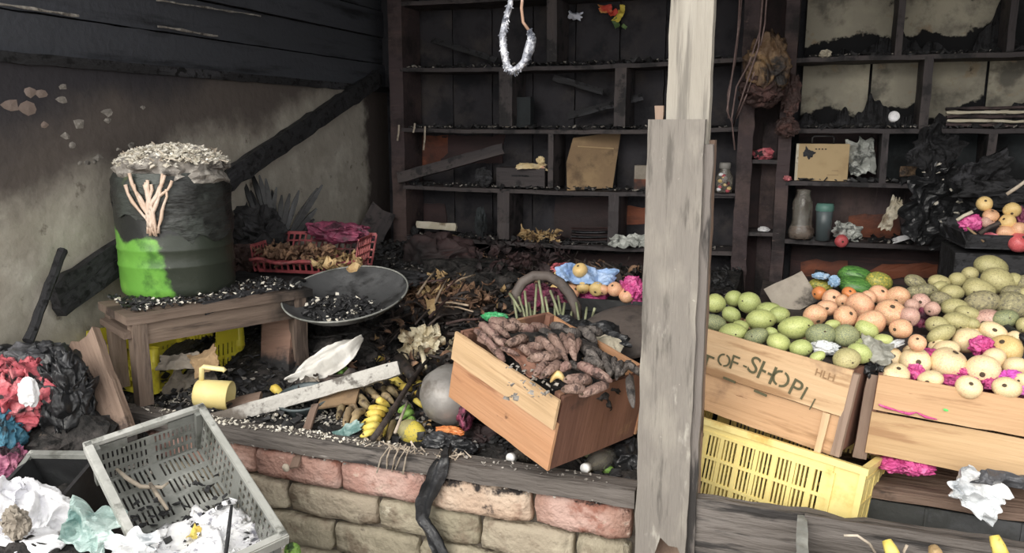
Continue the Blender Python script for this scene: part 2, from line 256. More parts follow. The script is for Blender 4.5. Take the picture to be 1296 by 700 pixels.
class MB:
    def __init__(s): s.v = []; s.f = []
    def box(s, size, loc=(0,0,0), rot=(0,0,0), M=None, c=0):
        hx, hy, hz = size[0]/2, size[1]/2, size[2]/2
        m = (M or I4) @ TR(loc, rot)
        b = len(s.v)
        if c:      # chamfered along x edges
            pr = [(-hy+c,-hz),(hy-c,-hz),(hy,-hz+c),(hy,hz-c),(hy-c,hz),(-hy+c,hz),(-hy,hz-c),(-hy,-hz+c)]
            for x in (-hx, hx): s.v += [m @ Vector((x, y, z)) for y, z in pr]
            s.f += [tuple(b+i for i in range(8)), tuple(b+8+i for i in range(7,-1,-1))]
            s.f += [(b+i, b+(i+1)%8, b+8+(i+1)%8, b+8+i) for i in range(8)]
            return s
        for x in (-hx,hx):
            for y in (-hy,hy):
                for z in (-hz,hz): s.v.append(m @ Vector((x,y,z)))
        s.f += [(b,b+1,b+3,b+2),(b+4,b+6,b+7,b+5),(b,b+4,b+5,b+1),(b+2,b+3,b+7,b+6),(b,b+2,b+6,b+4),(b+1,b+5,b+7,b+3)]
        return s
    def tube(s, pts, r, n=8, cap=True, flat=1.0):
        pts = [Vector(p) for p in pts]; rs = r if isinstance(r, (list, tuple)) else [r]*len(pts)
        b = len(s.v); ref = Vector((0,0,1)) if abs((pts[-1]-pts[0]).normalized().z) < .9 else Vector((1,0,0)); u = None
        for i, p in enumerate(pts):
            t = (pts[min(i+1, len(pts)-1)]-pts[max(i-1, 0)]).normalized()
            if t.length == 0: t = Vector((1,0,0))
            w0 = (ref - t*ref.dot(t)) if u is None else (u - t*u.dot(t))
            u = w0.normalized() if w0.length > 1e-3 else t.orthogonal().normalized()
            w = t.cross(u)
            for k in range(n):
                a = 2*math.pi*k/n; s.v.append(p + (u*math.cos(a)*flat + w*math.sin(a))*rs[i])
        for i in range(len(pts)-1):
            for k in range(n):
                a = b+i*n+k; c = b+i*n+(k+1)%n; s.f.append((a, c, c+n, a+n))
        if cap: s.f += [tuple(b+k for k in range(n)), tuple(b+(len(pts)-1)*n+k for k in range(n-1,-1,-1))]
        return s
    def lathe(s, prof, n=24, M=None, wob=0):
        b = len(s.v); m = M or I4
        for i, (r, z) in enumerate(prof):
            for k in range(n):
                a = 2*math.pi*k/n; rr = r*(1+wob*mn.noise(Vector((math.cos(a)*2, math.sin(a)*2, z*8))))
                s.v.append(m @ Vector((rr*math.cos(a), rr*math.sin(a), z)))
        for i in range(len(prof)-1):
            for k in range(n):
                a = b+i*n+k; c = b+i*n+(k+1)%n; s.f.append((a, c, c+n, a+n))
        return s
    def me(s, smooth=False): return me_from(s.v, s.f, smooth=smooth)
def wood_me(L, W, Tk, seed=0, jag=0, rough=.002, nseg=None, ny=2, bend=0):
    """a board: local x length, y width, z thickness; uneven edges, optionally splintered ends"""
    r = random.Random(seed); nx = nseg or max(4, int(L/.04)); nx = min(nx, 40); vs = []; fs = []
    ja, jb = jag if isinstance(jag, tuple) else (jag, jag)
    jl = [r.uniform(0, ja) for _ in range(ny+1)]; jr = [r.uniform(0, jb) for _ in range(ny+1)]
    for i in range(nx+1):
        t = i/nx
        for j in range(ny+1):
            s_ = j/ny; x = -L/2+jl[j]+(L-jl[j]-jr[j])*t
            y = (s_-.5)*W; e = mn.noise(Vector((x*14, s_*3+seed, 2)))
            if j in (0, ny): y += e*rough*2.2
            dz = mn.noise(Vector((x*10, y*30, seed*1.3)))*rough + bend*(1-(2*t-1)**2)
            c = .0015 if j in (0, ny) else 0
            vs.append((x, y, Tk/2-c+dz)); vs.append((x, y, -Tk/2+dz))
    q = lambda i, j, k: (i*(ny+1)+j)*2+k
    for i in range(nx):
        for j in range(ny):
            fs += [(q(i,j,0), q(i+1,j,0), q(i+1,j+1,0), q(i,j+1,0)), (q(i,j,1), q(i,j+1,1), q(i+1,j+1,1), q(i+1,j,1))]
        fs += [(q(i,0,0), q(i,0,1), q(i+1,0,1), q(i+1,0,0)), (q(i,ny,0), q(i+1,ny,0), q(i+1,ny,1), q(i,ny,1))]
    for j in range(ny):
        fs += [(q(0,j,0), q(0,j+1,0), q(0,j+1,1), q(0,j,1)), (q(nx,j,0), q(nx,j,1), q(nx,j+1,1), q(nx,j+1,0))]
    return me_from(vs, fs)
def board(name, p0, p1, W, Tk, n, m, parent=None, seed=None, jag=0, rough=.002, ny=2, bend=0, **kw):
    """board between two world points, broad face towards n"""
    p0, p1 = Vector(p0), Vector(p1); seed = seed if seed is not None else rnd.randint(0, 999)
    return O(name, wood_me((p1-p0).length, W, Tk, seed, jag, rough, ny=ny, bend=bend), m, parent, frame((p0+p1)/2, p1-p0, n), **kw)
def lboard(name, parent, size, loc, m, axis='x', seed=0, rough=.0015, jag=0):
    """board inside a parent's frame; size = (length, width, thickness); axis says which way it runs; 'xz' faces -y, 'yz' faces x, 'zx' upright facing -y"""
    R = {'x': Matrix.Identity(3), 'xz': Matrix(((1,0,0),(0,0,-1),(0,1,0))), 'yz': Matrix(((0,0,1),(1,0,0),(0,1,0))),
         'zx': Matrix(((0,1,0),(0,0,-1),(1,0,0))) , 'zy': Matrix(((0,0,1),(0,1,0),(-1,0,0))), 'y': Matrix(((0,-1,0),(1,0,0),(0,0,1)))}[axis]
    if R.determinant() < 0: R.col[1] = -R.col[1]
    return O(name, wood_me(*size, seed, jag, rough), m, parent, Matrix.Translation(loc) @ R.to_4x4(), local=True)
def ico(sub):
    bm = bmesh.new(); bmesh.ops.create_icosphere(bm, subdivisions=sub, radius=1); v = [x.co.copy() for x in bm.verts]; f = [tuple(a.index for a in x.verts) for x in bm.faces]; bm.free(); return v, f
def ridged(p, sc, oct=4):
    v = 0; a = 1; t = 0
    for i in range(oct):
        v += a*(1-abs(mn.noise(p*sc+Vector((i*7.3, 1, 2))))*2.2); t += a; a *= .55; sc *= 2.0
    return v/t
def crumple(rx, ry, rz, amp=.25, sc=2.2, sub=4, seed=0, flat=None):
    """closed lump with broad folds: warped ridged noise, finer creases on top"""
    vs, fs = ico(sub); out = []; off = Vector((seed*3.7, seed*1.9, seed)); sc = .55+sc*.16
    for v in vs:
        w = Vector((mn.noise(v*1.1+off), mn.noise(v*1.1+off+Vector((9,0,0))), mn.noise(v*1.1+off+Vector((0,9,0)))))
        q = v*sc+off+w*1.1
        k = 1+amp*((1-abs(mn.noise(q))*2.6)*.55+(1-abs(mn.noise(q*2.3+w*2))*2.4)*.24+mn.noise(q*5.5)*.12-.2)
        z = v.z*rz*k
        if flat is not None: z = max(z, -flat*rz)
        d = Vector((mn.noise(q*1.25+Vector((5,0,0))), mn.noise(q*1.25+Vector((0,5,0))), mn.noise(q*1.25+Vector((0,0,5)))))*amp*.75
        out.append(((v.x*k+d.x)*rx, (v.y*k+d.y)*ry, z+d.z*rz))
    return me_from(out, fs, smooth=sub >= 5)
def sheet(W, H, amp=.02, sc=8, res=20, seed=0, curl=0, ragged=0, thick=.0015, hole=0, smooth=False, lens=0):
    """thin crumpled sheet in local xy, ragged outline, with thickness"""
    vs = []; fs = []; keep = {}
    for i in range(res+1):
        for j in range(res+1):
            u = i/res-.5; v = j/res-.5; x = u*W; y = v*H
            if ragged:
                k = 1-ragged*(.5+.9*mn.noise(Vector((math.atan2(v, u)*2.3, seed, 0)))); m_ = max(abs(u), abs(v))*2
                x *= 1-(1-k)*m_; y *= 1-(1-k)*m_
            if lens: y *= max(.04, 1-abs(2*u)**2.2)
            z = amp*(ridged(Vector((u*W, v*H, seed)), sc, 3)-.5)*2 + curl*((2*u)**2) + lens*.5*math.cos(v*6)
            vs.append((x, y, z+thick/2))
    n1 = len(vs); vs += [(a, b, c-thick) for a, b, c in vs]
    q = lambda i, j: i*(res+1)+j
    for i in range(res):
        for j in range(res):
            if hole and mn.noise(Vector((i*.35, j*.35, seed*5.1))) > hole: continue
            fs.append((q(i,j), q(i+1,j), q(i+1,j+1), q(i,j+1))); fs.append((n1+q(i,j), n1+q(i,j+1), n1+q(i+1,j+1), n1+q(i+1,j)))
    for i in range(res):
        for a, b in (((i,0),(i+1,0)), ((i+1,res),(i,res)), ((0,i+1),(0,i)), ((res,i),(res,i+1))):
            fs.append((q(*a), n1+q(*a), n1+q(*b), q(*b)))
    return me_from(vs, fs, smooth=smooth)
def to_cam(p): return (C0-Vector(p)).normalized()
def face_cam(px, py, p, ang=0, up=.0):
    """frame at p facing roughly back to the open front, local x turned by ang in the picture plane"""
    n = Vector((0, -1, up)); x = Rt*math.cos(ang)+Up*math.sin(ang); return frame(p, x, n)
def dust(name, spots, n, size, m, label, cat, parent=None, flat=.35, seed=1, stick=False, group=None):
    """many small shards in one mesh; spots() yields world points"""
    r = random.Random(seed); mb = MB()
    for _ in range(n):
        p = spots(r)
        if p is None: continue
        s_ = size*r.uniform(.35, 1.4)
        if stick: sz = (s_*r.uniform(2, 5), s_*.28, s_*.28)
        else: sz = (s_, s_*r.uniform(.4, .9), s_*flat*r.uniform(.3, 1))
        i0 = len(mb.v); mb.box(sz, p, (r.uniform(-.7,.7), r.uniform(-.7,.7), r.uniform(0, 6.3)))
        for k in range(i0, len(mb.v)): mb.v[k] = mb.v[k]+Vector((r.uniform(-1,1), r.uniform(-1,1), r.uniform(-1,1)))*s_*.18
    return O(name, mb.me(), m, parent, label=label, cat=cat, kind='stuff', group=group)
def leaves(name, spots, n, size, m, label, cat, seed=1, aspect=.4):
    r = random.Random(seed); vs = []; fs = []
    for _ in range(n):
        p = spots(r)
        if p is None: continue
        L = size*r.uniform(.5, 1.5); W = L*aspect*r.uniform(.6, 1.3); cu = r.uniform(-.4, .5)*L
        M = TR(p, (r.uniform(-.9,.9), r.uniform(-.9,.9), r.uniform(0, 6.3))); b = len(vs)
        for i, (t, w) in enumerate(((0,.1),(.3,.8),(.6,1),(.85,.6),(1,.08))):
            x = (t-.5)*L; z = cu*(4*(t-.5)**2)
            for s_ in (-1, 0, 1): vs.append(M @ Vector((x, s_*w*W/2, z+abs(s_)*W*.22*r.uniform(.4,1.4))))
        for i in range(4):
            for j in range(2):
                a = b+i*3+j; fs.append((a, a+3, a+4, a+1))
    return O(name, me_from(vs, fs), m, label=label, cat=cat, kind='stuff')
ORD = 'first second third fourth fifth sixth seventh eighth ninth tenth eleventh twelfth thirteenth fourteenth fifteenth sixteenth'.split()
# ============================================================ THE SETTING
def slab(name, size, loc, m, parent=None, kind='structure', rot=(0,0,0)):
    return O(name, MB().box(size).me(), m, parent, TR(loc, rot), kind=None if parent else kind)
fl = O('floor', me_from([(-7,-8,0),(7,-8,0),(7,1.85,0),(-7,1.85,0)], [(0,1,2,3)]), 'dirt', kind='structure')
O('floor', me_from([(-7,1.85,-.002),(7,1.85,-.002),(7,6,-.002),(-7,6,-.002)], [(0,1,2,3)]), 'debris', kind='structure')
# the left wall: plaster below, charred boarding above
wl = O('wall_left', MB().box((.12, 3.3, 1.71), (-2.41, 2.75, .855)).me(), 'plaster', kind='structure')
for i in range(5):
    board('plank', (-2.37-.012*(i%2), 1.1, 1.785+i*.150), (-2.37-.012*(i%2), 4.36, 1.785+i*.150), .142, .022, (1,0,0), 'char_blue', wl, seed=20+i, jag=.01)
O('backing', MB().box((.015, 3.3, .80), (-2.425, 2.75, 2.11)).me(), 'soot_wall', wl)
board('wall_plate', (-2.36, 1.1, 1.712), (-2.36, 4.36, 1.712), .035, .05, (1,0,0), 'char', wl, seed=4)
for (px, py, r_) in ((13,133,9),(35,138,9),(38,116,7),(53,119,6),(79,126,6),(56,158,4),(100,157,7),(83,172,5),(92,184,4),(136,142,6),(137,153,4),(181,136,3),(110,206,4),(124,200,5),(120,205,3),(150,189,3),(152,198,3),(167,184,4),(101,207,3),(80,110,4)):
    p = at(px, py, X=-2.349); s_ = r_*depth(p)/1000; r = random.Random(px)
    pts = [(0, math.cos(a)*s_*1.5*r.uniform(.6,1.2), math.sin(a)*s_*r.uniform(.6,1.2)) for a in [k*.785 for k in range(8)]]
    n = len(pts); me = me_from([(.003,0,0)]+pts, [(0, 1+k, 1+(k+1) % n) for k in range(n)])
    O('peeled_patch', me, 'peeled' if py < 165 and px < 60 else 'ash_grey', wl, Matrix.Translation(p))
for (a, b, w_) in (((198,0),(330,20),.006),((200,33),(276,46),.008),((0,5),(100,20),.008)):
    board('lath_or_light_streak', at(*a, X=-2.345), at(*b, X=-2.345), w_, .004, (1,0,0), 'ash_grey', wl, seed=6)  # thin pale strips painted in for light streaks along the boarding
wb = O('wall_back', MB().box((4.1, .1, 2.05), (-.35, 4.33, 1.025)).box((2.5,.1,.55), (-1.15,4.33,2.32)).me(), 'soot_wall', kind='structure')
wr = O('wall_right', MB().box((.08, 2.5, 2.5), (1.66, 3.1, 1.25)).me(), 'soot_wall', kind='structure')
# boards closing the top of the back wall on the right, one burnt through
for i, (x0, x1) in enumerate(((.11,.36),(.37,.62),(.63,.9),(.91,1.18),(1.19,1.6))):
    board('plank', ((x0+x1)/2, 4.33, 2.04), ((x0+x1)/2, 4.33, 2.6), x1-x0, .03, (0,-1,0), 'back_dark', wb, seed=60+i)
ce = O('ceiling', MB().box((4.5, 3.2, .03), (-.35, 2.9, 2.62), (math.radians(-3), 0, 0)).me(), 'roof_sheet', kind='structure')
for i in range(6):
    x = -2.2+i*.75
    board('rafter', (x, 1.35, 2.63), (x, 4.35, 2.48), .05, .08, (1,0,0), 'char', ce, seed=30+i)
for i in range(4):
    y = 1.7+i*.8
    board('purlin', (-2.5, y, 2.56-.05*(y-1.7)), (1.7, y, 2.56-.05*(y-1.7)), .04, .05, (0,-1,0), 'char', ce, seed=40+i)
# display platforms behind the parapet
slab('floor', (2.15, 2.34, .06), (-1.275, 3.10, .49), 'debris')
for x, y in ((-2.2,2.05),(-.3,2.05),(-2.2,4.1),(-.3,4.1),(-1.2,2.9)): slab('trim_1', (.1,.1,.46), (x,y,.23), 'char')
rp = O('floor', MB().box((1.8, .02, .30), (.7, 1.93, .20)).me(), 'soot_wall', kind='structure')
for i in range(9):
    board('plank', (-.18, 2.02+i*.26, .385), (1.60, 2.02+i*.26, .385), .25, .03, (0,0,1), 'beam_dark', rp, seed=70+i)
slab('trim_2', (1.78,.08,.37), (.71,3.2,.185), 'char'); slab('trim_3', (1.78,.08,.37), (.71,4.15,.185), 'char')
# brick parapet, every brick by itself
wf = O('wall_front', MB().box((2.02, .09, .555), (-1.335, 1.895, .2775)).me(), 'mortar', kind='structure')
def brick_me(L, H, D, seed):
    bm = bmesh.new(); bmesh.ops.create_cube(bm, size=1); r = random.Random(seed)
    bmesh.ops.subdivide_edges(bm, edges=bm.edges[:], cuts=4, use_grid_fill=True)
    for v in bm.verts:
        c = v.co; k = sum(abs(a) > .49 for a in c)
        p = Vector((c.x*L, c.y*D, c.z*H)); 
        if k >= 2:
            for a, s_ in ((0, L), (1, D), (2, H)):
                if abs(c[a]) > .49: p[a] -= math.copysign(.0025*(k-1), c[a])
        p += Vector((mn.noise(p*22+Vector((seed,0,0))), mn.noise(p*22+Vector((0,seed,0)))*1.1, mn.noise(p*22+Vector((0,0,seed)))))*.006
        v.co = p
    me = bpy.data.meshes.new('brick'); bm.to_mesh(me); bm.free(); me.polygons.foreach_set('use_smooth', [True]*len(me.polygons)); return me
brks = [brick_me(.262, .088, .12, s) for s in range(6)]
rows = [(0, .518, [-2.31,-2.03,-1.748,-1.475,-1.184,-.91,-.605,-.34]), (1, .418, [-2.22,-1.94,-1.66,-1.374,-1.07,-.756,-.489,-.34]), (2,.318,None),(3,.218,None),(4,.118,None),(5,.035,None)]
for i, z, js in rows:
    js = js or [-2.34+.28*k+(.12 if i % 2 else 0) for k in range(8)]
    for k in range(len(js)-1):
        x0, x1 = js[k]+.005, js[k+1]-.006
        if x1-x0 < .05: continue
        O('brick', brks[(i*3+k) % 6], ('brick_buff' if k == 5 else 'brick_red') if i == 0 else 'brick_tan', wf, TR(((x0+x1)/2, 1.878+rnd.uniform(-.006,.006), z), (0, rnd.uniform(-.012,.012), 0), ((x1-x0)/.262, 1, 1 if z > .05 else .8)))
board('sill_beam', (-2.34, 1.834, .597), (-.335, 1.834, .597), .066, .048, (0,0,1), 'beam_dark', wf, seed=3, rough=.004, ny=4)
dust('ash_crust', lambda r: (r.uniform(-1.6,-.4), r.uniform(1.80,1.83), r.uniform(.565,.58)) if r.random() < .5 else (r.uniform(-2.3,-.4), r.uniform(1.81,1.86), .624), 420, .006, 'ash_grey', None, None, wf, seed=3)
dust('ash_crust', lambda r: (r.uniform(-1.65,-1.0)-(r.random()**2)*.3, r.uniform(1.81,1.86), .625), 240, .007, 'ash_pale', None, None, wf, seed=5)
# ============================================================ FRONT POST AND RAILS
post = T('timber_post', 'tall weathered grey timber post in front of the stall, pieced from two boards', 'post', (-.26, 1.83, 0))
board('upper_board', (-.243, 1.815, 1.2), (-.243, 1.815, 2.55), .092, .05, (0,-1,0), 'post_pale', post, seed=11, rough=.0015, label='narrow pale upper board of the post')
board('rear_board', (-.235, 1.845, 0), (-.235, 1.845, 1.47), .10, .045, (0,-1,0), 'wood_brown', post, seed=12, rough=.0015)
lb = board('lower_board', (-.262, 1.775, .44), (-.262, 1.775, 1.515), .122, .036, (0,-1,0), 'post_grey', post, seed=13, rough=.0018, jag=(.11, .0), ny=6, label='wide cracked lower board of the post')
board('side_batten', (-.194, 1.785, .45), (-.194, 1.785, 1.462), .022, .03, (0,-1,0), 'beam_dark', post, seed=14)
board('top_block', (-.305, 1.80, 1.505), (-.305, 1.80, 1.545), .018, .02, (0,-1,0), 'wood_brown', post, seed=15)
rail = T('lower_rail', 'wide weathered dark grey rail board running right from the foot of the post', 'rail board', (.45, 1.80, .5))
board('board', (-.185, 1.80, .535), (1.25, 1.80, .545), .195, .035, (0,-1,0), 'beam_dark', rail, seed=16, rough=.005, ny=6)
slab('support', (.05, .04, .45), (1.1, 1.84, .22), 'beam_dark', rail); slab('support', (.05, .04, .45), (.3, 1.84, .22), 'beam_dark', rail)
# ============================================================ SHELVING
YS, YB = 4.0, 4.22
def px_x(px, Y=YS): return at(px, 200, Y=Y).x
Z1, Z2, Z3, Z4, Z5 = .885, 1.172, 1.49, 1.815, 2.16
su = T('shelving_unit', 'tall charred black shelving unit left of the grey post, sagging shelves with burnt leftovers', 'shelving', (-1.2, YS, .5))
lboard_w = lambda nm, x, z0, z1, W, m, par, s: board(nm, (x, (YS+YB)/2, z0), (x, (YS+YB)/2, z1), YB-YS, W, (1,0,0), m, par, seed=s, rough=.003)
lboard_w('upright', px_x(504), .5, 2.45, .085, 'shelf_brown', su, 1)
lboard_w('upright', -.272, .5, 2.45, .05, 'shelf_brown', su, 2)
for i, z in enumerate((Z1, Z2, Z3, Z4, Z5)):
    sag = -.006-.003*i % .01
    board('shelf', (-2.11, (YS+YB)/2, z-.008), (-.30, (YS+YB)/2, z-.004), YB-YS, .022, (0,0,1), 'shelf_dark', su, seed=50+i, rough=.004, ny=4, bend=sag)
for i, (px, z0, z1, w) in enumerate(((697,Z4,Z5,.055),(640,Z3,Z4,.075),(783,Z3,Z4,.06),(697,Z2,Z3,.03),(637,Z1,Z2,.07),(778,Z1,Z2,.055))):
    lboard_w('divider', px_x(px), z0+.01, z1-.015, w, 'shelf_dark', su, 80+i)
xs = [-2.12,-1.9,-1.66,-1.42,-1.18,-.94,-.70,-.48,-.30]
for i in range(8):
    if i == 6:      # this board has burnt away at the top, opening a gap
        board('back_board', ((xs[i]+xs[i+1])/2, 4.245, .5), ((xs[i]+xs[i+1])/2, 4.245, 2.0), xs[i+1]-xs[i]-.006, .014, (0,-1,0), 'back_dark', su, seed=90+i)
    else: board('back_board', ((xs[i]+xs[i+1])/2, 4.245, .5), ((xs[i]+xs[i+1])/2, 4.245, 2.45), xs[i+1]-xs[i]-.006, .014, (0,-1,0), 'back_dark', su, seed=90+i)
def bk(x0, y0, x1, y1, m, par, lab=None, Y=4.232, seed=1, jag=.03):
    a, b = at(x0, (y0+y1)/2, Y=Y), at(x1, (y0+y1)/2, Y=Y); h = (at(x0, y0, Y=Y)-at(x0, y1, Y=Y)).z
    return board('back_board', a, b, h, .008, (0,-1,0), m, par, seed=seed, jag=jag, rough=.006, label=lab)
bk(516,172,572,212,'back_orange',su,'patch of orange brown board that did not burn',seed=2)
bk(556,172,640,206,'back_maroon',su,seed=3); bk(530,258,566,290,'back_maroon',su,seed=4)
bk(785,262,826,284,'back_orange',su,'orange brown strip behind the lower right compartment',seed=6); bk(700,250,776,300,'back_maroon',su,seed=7)
bk(560,322,820,352,'back_maroon',su,seed=8)
# narrow column plus right hand unit
sr = T('shelving_unit', 'brown stained shelving unit right of the post with half burnt grey backing', 'shelving', (.4, YS, .5))
lboard_w('upright', px_x(992)+.0, .4, 2.45, .06, 'shelf_brown', sr, 5)
board('column_face', (-.262, 3.985, .4), (-.262, 3.985, 2.4), .07, .02, (0,-1,0), 'shelf_brown', sr, seed=7, rough=.004)
board('column_back', (-.17, 4.2, .4), (-.17, 4.2, 2.4), .15, .012, (0,-1,0), 'back_maroon', sr, seed=8)
board('column_batten', (-.155, 4.17, .4), (-.155, 4.17, 1.52), .07, .03, (0,-1,0), 'shelf_brown', sr, seed=9)
for z in (1.335, .985): board('small_shelf', (-.235, 4.1, z), (-.085, 4.1, z), .2, .02, (0,0,1), 'shelf_dark', sr, seed=int(z*50))
ZR = (.965, 1.245, 1.49, 1.812, 2.16)
for i, z in enumerate(ZR):
    board('shelf', (px_x(1002)-.02, (YS+YB)/2, z-.01), (1.58 if i else .72, (YS+YB)/2, z-.01-.0), YB-YS, .022, (0,0,1), 'shelf_dark', sr, seed=150+i, rough=.004, ny=4)
for i, (px, z0, z1, w) in enumerate(((1125,ZR[3],2.2,.03),(1263,ZR[3],2.2,.03),(1165,ZR[2],ZR[3],.038),(1119,ZR[1],ZR[2],.03),(1254,ZR[1],ZR[2],.035),(1217,.4,ZR[1],.035))):
    lboard_w('divider', px_x(px), z0, z1-.01, w, 'shelf_dark', sr, 170+i)
def panel(x0, x1, z0, z1, m, lab=None):
    me = MB().box((x1-x0-.012, .012, z1-z0-.006)).me(); return O('back_panel', me, m, sr, TR(((x0+x1)/2, 4.236, (z0+z1)/2)), label=lab)
X = px_x
panel(-.03, X(1125), ZR[3], 2.16, 'back_grey', 'dusty grey backing panel burnt black along its lower edge'); panel(X(1125), X(1263), ZR[3], 2.16, 'back_grey'); panel(X(1263), 1.5, ZR[3], 2.16, 'back_slate')
panel(-.03, X(1098), ZR[2], ZR[3], 'back_grey'); panel(X(1098), X(1165), ZR[2], ZR[3], 'back_grey'); panel(X(1165), X(1252), ZR[2], ZR[3], 'back_grey'); panel(X(1252), 1.5, ZR[2], ZR[3], 'back_grey')
panel(-.03, X(1119), ZR[1], ZR[2], 'back_maroon'); panel(X(1119), X(1254), ZR[1], ZR[2], 'back_slate'); panel(X(1254), 1.5, ZR[1], ZR[2], 'back_slate')
panel(-.03, X(1217), ZR[0], ZR[1], 'shelf_brown'); panel(X(1217), 1.5, ZR[0], ZR[1], 'back_dark')
bk(1068,272,1140,306,'back_orange',sr,'orange brown board behind the bottle shelf',Y=4.226,seed=12)
panel(-.03, 1.5, .5, ZR[0], 'back_maroon')
bk(1008,330,1075,352,'back_orange',sr,'orange brown scorched board below the bottle shelf',Y=4.222,seed=14); bk(1100,334,1215,352,'back_orange',sr,Y=4.222,seed=15,jag=.08)
# ragged black char standing along the shelf backs on the right
def ragged(x0, x1, z, h, seed, par, m='char', Y=4.19):
    r = random.Random(seed); n = 60; vs = []; fs = []
    for i in range(n+1):
        x = x0+(x1-x0)*i/n; t = i/n; hh = h(t)*(.8+1.1*mn.noise(Vector((x*7, seed*3, 0)))+.45*mn.noise(Vector((x*30, seed, 3)))) 
        for y in (0, .012): vs += [(x, Y+y, z), (x, Y+y+r.uniform(-.01,.01), z+max(.004, hh))]
    for i in range(n):
        a = i*4; b = a+4; fs += [(a,b,b+1,a+1),(a+2,a+3,b+3,b+2),(a+1,b+1,b+3,a+3)]
    return O('charred_edge', me_from(vs, fs), m, par)
ragged(-.03, X(1122), ZR[3], lambda t: .03+.13*max(0, t-.3), 1, sr); ragged(X(1128), X(1262), ZR[3], lambda t: .06+.14*abs(t-.45), 2, sr)
ragged(X(1266), 1.4, ZR[3], lambda t: .07, 7, sr)
ragged(-.03, X(1072), ZR[2], lambda t: .05+.05*math.sin(t*9), 3, sr); ragged(X(1072), X(1160), ZR[2], lambda t: .07+.09*sm(1-abs(t-.35)*2), 4, sr)
ragged(X(1168), 1.4, ZR[2], lambda t: .05+.06*sm(1-abs(t-.5)*1.7), 5, sr)
# ============================================================ THINGS ON THE LEFT
# low bench
bn = T('bench', 'low scorched wooden bench by the left wall carrying the green drum', 'bench', (0,0,0), M=frame(Vector((-1.94,1.84,.92)), Vector((.23,.44,0)), (0,0,1)))
# local: x runs away along the front edge, y towards the wall (left)
lboard('bench_top', bn, (.64, .30, .028), (.31, .14, -.014), 'wood_bench', seed=1, rough=.003)
lboard('apron', bn, (.60, .07, .022), (.31, .01, -.064), 'wood_bench', 'xz', seed=2)
lboard('apron', bn, (.26, .07, .022), (.02, .14, -.064), 'wood_bench', 'y', seed=3)
WMb = WM[bn.name]
for x, y in ((.03,.02),(.58,.02),(.03,.26),(.58,.26)):
    O('leg', wood_me(.27, .055, .045, int(x*10+y*50)), 'wood_bench', bn, TR((x, y, -.163), (0, math.pi/2, 0)), local=True)
def bench_pt(r): return WMb @ Vector((r.uniform(.02,.6), r.uniform(.02,.28), .004+r.random()*.012))
dust('charred_crumbs', bench_pt, 700, .014, 'ash_black', 'black charred crumbs scattered over the bench top', 'debris', seed=8)
dust('ash_flakes', bench_pt, 160, .012, 'ash_pale', 'pale ash flakes among the black crumbs on the bench', 'ash', seed=9)
# green drum
DC = at(228, 366, Z=.922); dr_r = .192
drum = T('drum', 'bright green plastic drum with a melted soot-black right side, on the bench', 'drum', DC)
def drum_mesh():
    prof = [(.0,0),(.93,0),(.985,.012),(1,.035),(1,.10),(1.012,.106),(1.012,.112),(1,.118),(1,.158),(1.012,.163),(1.012,.170),(1,.176),(1,.30),(.99,.36),(.97,.395)]
    mb = MB(); n = 48; 
    for i, (r_, z) in enumerate(prof):
        for k in range(n):
            a = 2*math.pi*k/n; w = 1+.012*mn.noise(Vector((math.cos(a)*2, math.sin(a)*2, z*9)))*(z > .1)
            zz = z+(.02*mn.noise(Vector((math.cos(a)*3, math.sin(a)*3, 5))) if z > .3 else 0)
            mb.v.append(Vector((r_*dr_r*w*math.cos(a), r_*dr_r*w*math.sin(a), zz)))
    for i in range(len(prof)-1):
        for k in range(n): a = i*n+k; c = i*n+(k+1) % n; mb.f.append((a, c, c+n, a+n))
    return mb.me(True)
O('body', drum_mesh(), 'drum_green', drum, TR((0,0,0)), local=True)
# burnt skin sagging over the shoulder
vs = []; fs = []; n = 56; lv = 9
for i in range(lv):
    for k in range(n):
        a = 2*math.pi*k/n; t = i/(lv-1)
        low = .235+.07*mn.noise(Vector((math.cos(a)*2.2, math.sin(a)*2.2, 4)))+.03*mn.noise(Vector((math.cos(a)*8, math.sin(a)*8, 4)))
        low -= .03*sm(math.cos(a-.2)); low += .07*sm(math.cos(a+2.5))
        z = low+(.425-low)*t; rr = dr_r*(1.02+.045*mn.noise(Vector((math.cos(a)*3, math.sin(a)*3, z*22)))-.07*sm((t-.7)/.3))
        vs.append((rr*math.cos(a), rr*math.sin(a), z))
for i in range(lv-1):
    for k in range(n): a = i*n+k; c = i*n+(k+1) % n; fs.append((a, c, c+n, a+n))
O('melted_skin', me_from(vs, fs, smooth=True), 'drum_burnt', drum, local=True, label='charred black melted upper skin of the drum')
O('rim_hole', MB().lathe([(0,.43),(.12,.425),(.186,.40)], 32).me(True), 'debris', drum, local=True)
cut = -2.05
mb = MB(); r = random.Random(3)
for k in range(15):       # peeled pale strips sagging from a point on the front of the rim
    a0 = cut+.85+r.uniform(-.42,.42); a1 = cut+.85+r.uniform(-.13,.13); z0 = .40+r.uniform(-.03,.03); z1 = .31-r.uniform(0,.10); pts = []
    for i in range(7):
        t = i/6; a = a0+(a1-a0)*sm(t); z = z0+(z1-z0)*t; pts.append(((dr_r*1.05+.006*math.sin(i*2+k))*math.cos(a), (dr_r*1.05)*math.sin(a), z))
    mb.tube(pts, [.004+.003*r.random() for _ in pts], 5)
O('peeled_strips', mb.me(True), 'melted_peach', drum, local=True, label='pale peeling strips hanging down the front of the drum')
mh = O('ash_mound', crumple(.172, .172, .085, .25, 5, 4, 3), 'ash_grey', drum, TR((.01,0,.425)), local=True, label='heap of pale flakes on top of the drum')
r = random.Random(12)
def mound_pt(r):
    a = r.uniform(0, 6.3); q = math.sqrt(r.random()); return WM[drum.name] @ Vector((.01+.185*q*math.cos(a), .185*q*math.sin(a), .425+.085*math.sqrt(max(0,1-q*q*.9))+r.uniform(-.004,.008)))
